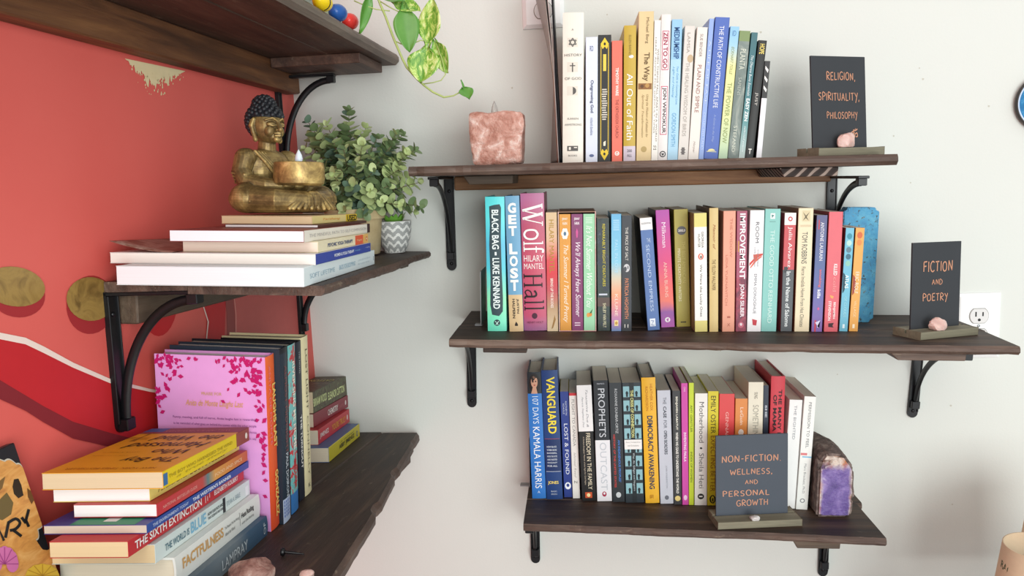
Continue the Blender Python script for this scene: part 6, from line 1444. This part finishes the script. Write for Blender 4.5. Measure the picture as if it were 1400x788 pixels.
# painted wooden bird figure on the edge of the highest red-wall shelf
def glaze(h): return paint(h, .25, .08, 90)
bq = onX(455, 18, .205); cB = Vector((.175, bq.y+.0, up_.z+RU))
pB = onZ(447, 25, up_.z+RU+.012)
root = thing('bird_figure', Matrix.Translation(Vector((.18, -.33, up_.z+RU+.0006))), 'brightly painted yellow, blue and red carved bird at the shelf edge', 'figurine')
inv = root.matrix_world.inverted()
def seg(name, pts, r_, mat, flat_=1): 
    m_ = MB(); m_.tube([inv @ onX(x, y, .185+dx) for x, y, dx in pts], r_, mat, 16); 
    for (x, y, dx), q in ((pts[0], r_[0]), (pts[-1], r_[-1])): m_.ell(inv @ onX(x, y, .185+dx), (q, q, q), mat, None, 14, 10)
    return m_.build(name, root, True)
zsh = up_.z+RU
YEL, BLU, REDG, GRNG, BLK = glaze('f0cc1c'), glaze('24549c'), glaze('dc3a34'), glaze('3c8c3c'), glaze('18181a')
xb = .197
def bp(x, y, dz=0):
    p = onX(x, y, xb); p.z = max(p.z, zsh+.004)+dz; return p
ref = onX(455, 8, xb); print('bird', ref, zsh)
def blob(name, P, r_, mat, rot=0, M0=None):
    m_ = MB(); m_.ell((0, 0, 0), r_, mat, Matrix.Translation(inv @ P) @ Matrix.Rotation(rot, 4, 'X'), 20, 12); return m_.build(name, root, True)
bc_ = onX(452, 4, xb); px1 = depth(bc_)/F
root.location = Vector((xb, bc_.y, zsh+.0006)); bpy.context.view_layer.update(); inv = Matrix.Translation(-root.location)
def Q(x, y, z=None):
    p = onX(x, y, xb); return p
R_ = 12.5*px1
lowz = zsh+R_*.9+.0008
def row_pt(x, up=0.0): p = onX(x, 2, xb); p.z = lowz+up; return p
blob('head', row_pt(424, .004), (R_*.95, R_*1.3, R_*.95), GRNG)
blob('breast', row_pt(441), (R_*1.0, R_*1.75, R_*.92), YEL)
blob('wing', row_pt(461), (R_*1.03, R_*1.5, R_*.95), BLU)
blob('tail', row_pt(477), (R_*.97, R_*1.35, R_*.93), REDG)
m_ = MB(); p0 = inv @ row_pt(437); m_.tube([p0+Vector((R_*.95*math.cos(a), R_*.55-R_*.25*math.sin(a), R_*.88*math.sin(a))) for a in [-1.4+2.8*i/12 for i in range(13)]], .0012, BLK, 8); m_.build('stripe', root, True)

# painted sign leaning on the red wall at the near end of the lowest shelf
pt0 = onW(20, 605, .013); pb0 = onY(82, 788, pt0.y); dv = (pb0-pt0).normalized()
zfoot = zon(LOW, pb0.x, pt0.y)
Hc = (pt0.z-zfoot-.004)/(-dv.z)
uax = WT.copy(); dv = (dv - uax*dv.dot(uax)).normalized(); nC = dv.cross(uax); nC = -nC if nC.x < 0 else nC
Wc = .22
MC = basis(uax, -dv, uax.cross(-dv), pt0 - uax*Wc + dv*Hc)          # local x along the wall, y up the board, z out of it
if (MC.col[2].to_3d()).x < 0: print('flip')
root = thing('painted_sign', MC, 'black board painted with orange clouds and flowers leaning on the red wall', 'sign')
mb = MB(); mb.cbox(0, Wc, 0, Hc, -.010, 0, paint('1d2024', .45), .001); mb.build('board', root)
invC = MC.inverted(); nrmC = MC.col[2].to_3d(); dC = nrmC.dot(pt0)
def cpt(x, y, off): 
    q = invC @ on(x, y, nrmC, dC); return (min(max(q.x, .001), Wc-.0008), min(max(q.y, .001), Hc-.001), off)
art = MB()
def shape(pts, mat, off): art.add([cpt(x, y, off) for x, y in pts], [list(range(len(pts)))[::1]], mat)
def cloud(pts, mat, off, grow=0):
    cx = sum(p[0] for p in pts)/len(pts); cy = sum(p[1] for p in pts)/len(pts); out = []
    n_ = len(pts)
    for i in range(n_):
        a = Vector(pts[i]); b = Vector(pts[(i+1) % n_]); mid_ = (a+b)/2; o_v = (mid_-Vector((cx, cy))); o_v.normalize(); r_ = (b-a).length*.28
        for k in range(6):
            t_ = k/6; p = a.lerp(b, t_) + o_v*(r_*math.sin(PI*t_)); q = p-Vector((cx, cy)); out.append(tuple(p+q.normalized()*grow))
    shape(out, mat, off)
t = NT('orange_cloud_paint'); co = t.coords((1, 3, 1)); f = t.noise(co, 30, 5, .6, 1); t.col(t.ramp(f, [(.3, rgb('b8763c')), (.5, rgb('d8984e')), (.7, rgb('e6b06a'))])); t.set(Roughness=.5); OCL = t.m
CL = [(-30, 640), (6, 632), (22, 636), (33, 644), (38, 662), (44, 684), (54, 700), (56, 716), (50, 724), (48, 738), (58, 752), (68, 748), (70, 758), (84, 800), (40, 830), (-30, 830)]
cloud(CL, paint('c9c4b4', .5), .0004, 2.2); cloud(CL, OCL, .0007)
shape([(18, 656), (24, 655), (28, 664), (31, 678), (24, 682), (18, 676), (16, 666)], paint('2a2018', .5), .0010)
shape([(36, 668), (41, 672), (46, 684), (42, 690), (37, 680)], paint('6a4420', .5), .0010)
shape([(-4, 660), (6, 652), (2, 668), (-6, 676)], paint('7a5c34', .5), .0010); shape([(-8, 690), (8, 674), (17, 688), (14, 704), (2, 712), (-10, 708)], paint('6c5a34', .5), .0010)
INK = paint('16181a', .4)
def stroke(pts, w_): 
    v_, f_ = ribbon(pts, w_); art.add([cpt(x, y, .0012) for x, y in v_], f_, INK)
stroke([(-14, 742), (-4, 722), (4, 740)], 3.6); stroke([(6, 736), (10, 716)], 4); stroke([(9, 716), (20, 710), (26, 716), (20, 724), (12, 726)], 4); stroke([(16, 725), (28, 734)], 4); stroke([(28, 708), (34, 716)], 4); stroke([(38, 697), (34, 712), (38, 721)], 4)
for cx, cy, sx_, sy_, ca, cb in ((4, 772, 20, 24, 'd070a8', 'a84888'), (56, 788, 24, 16, 'e0b83c', 'c4942c')):
    for i in range(7):
        a = PI+PI*i/6; shape([(cx+sx_*.55*math.cos(a)+sx_*.42*math.cos(b), cy+sy_*.55*math.sin(a)+sy_*.48*math.sin(b)) for b in [2*PI*k/14 for k in range(14)]], paint(ca, .5), .0014+.00006*i)
        v_, f_ = ribbon([(cx, cy), (cx+sx_*.95*math.cos(a), cy+sy_*.95*math.sin(a))], 1.2); art.add([cpt(x, y, .0019) for x, y in v_], f_, paint(cb, .5))
art.build('painting', root)

# stones and a loose iron screw on the lowest red-wall shelf
ROCK = stone('brown_pink_rock', [(.3, '6a4640'), (.45, '8c6258'), (.6, 'b08a7e'), (.75, 'd4bcb0')], 60, .6, .05, .8, .004, 90)
def on_low(name, px, py, r, mat, label, sd, cat='stone'):
    P = on(px, py, *LOW); M = basis(*(lambda x: (x, nL.cross(x), nL))((Vector((1, 0, 0))-nL*nL.x).normalized()), P+nL*.0004)
    return pebble(name, P, r, mat, label, sd, cat, M=M)
on_low('rough_stone', 345, 797, (.026, .02, .019), ROCK, 'rough brown and pink stone beside the near book stack', 6)
on_low('pebble', 420, 791, (.009, .008, .006), QUARTZ, 'small pink pebble on the bare part of the lowest red-wall shelf', 3)
P = on(388, 761, *LOW); xv_ = (Vector((1, .12, 0))-nL*nL.dot(Vector((1, .12, 0)))).normalized()
root = thing('screw', basis(xv_, nL.cross(xv_), nL, P+nL*.0003), 'small black iron screw lying on the lowest red-wall shelf', 'screw')
mb = MB(); mb.lathe([(.0046, -.003), (.0052, -.001), (.0046, .001), (.0022, .002)], IRON, 12, Matrix.Translation((0, 0, .0052)) @ Matrix.Rotation(PI/2, 4, 'Y')); mb.build('head', root)
mb = MB(); mb.tube([(.001, 0, .0048), (.012, 0, .0032), (.024, 0, .0012)], [.0019, .0017, .0008], IRON, 8); mb.build('shadow_tail', root)  # the head's shadow built as a thin tapering dark tail
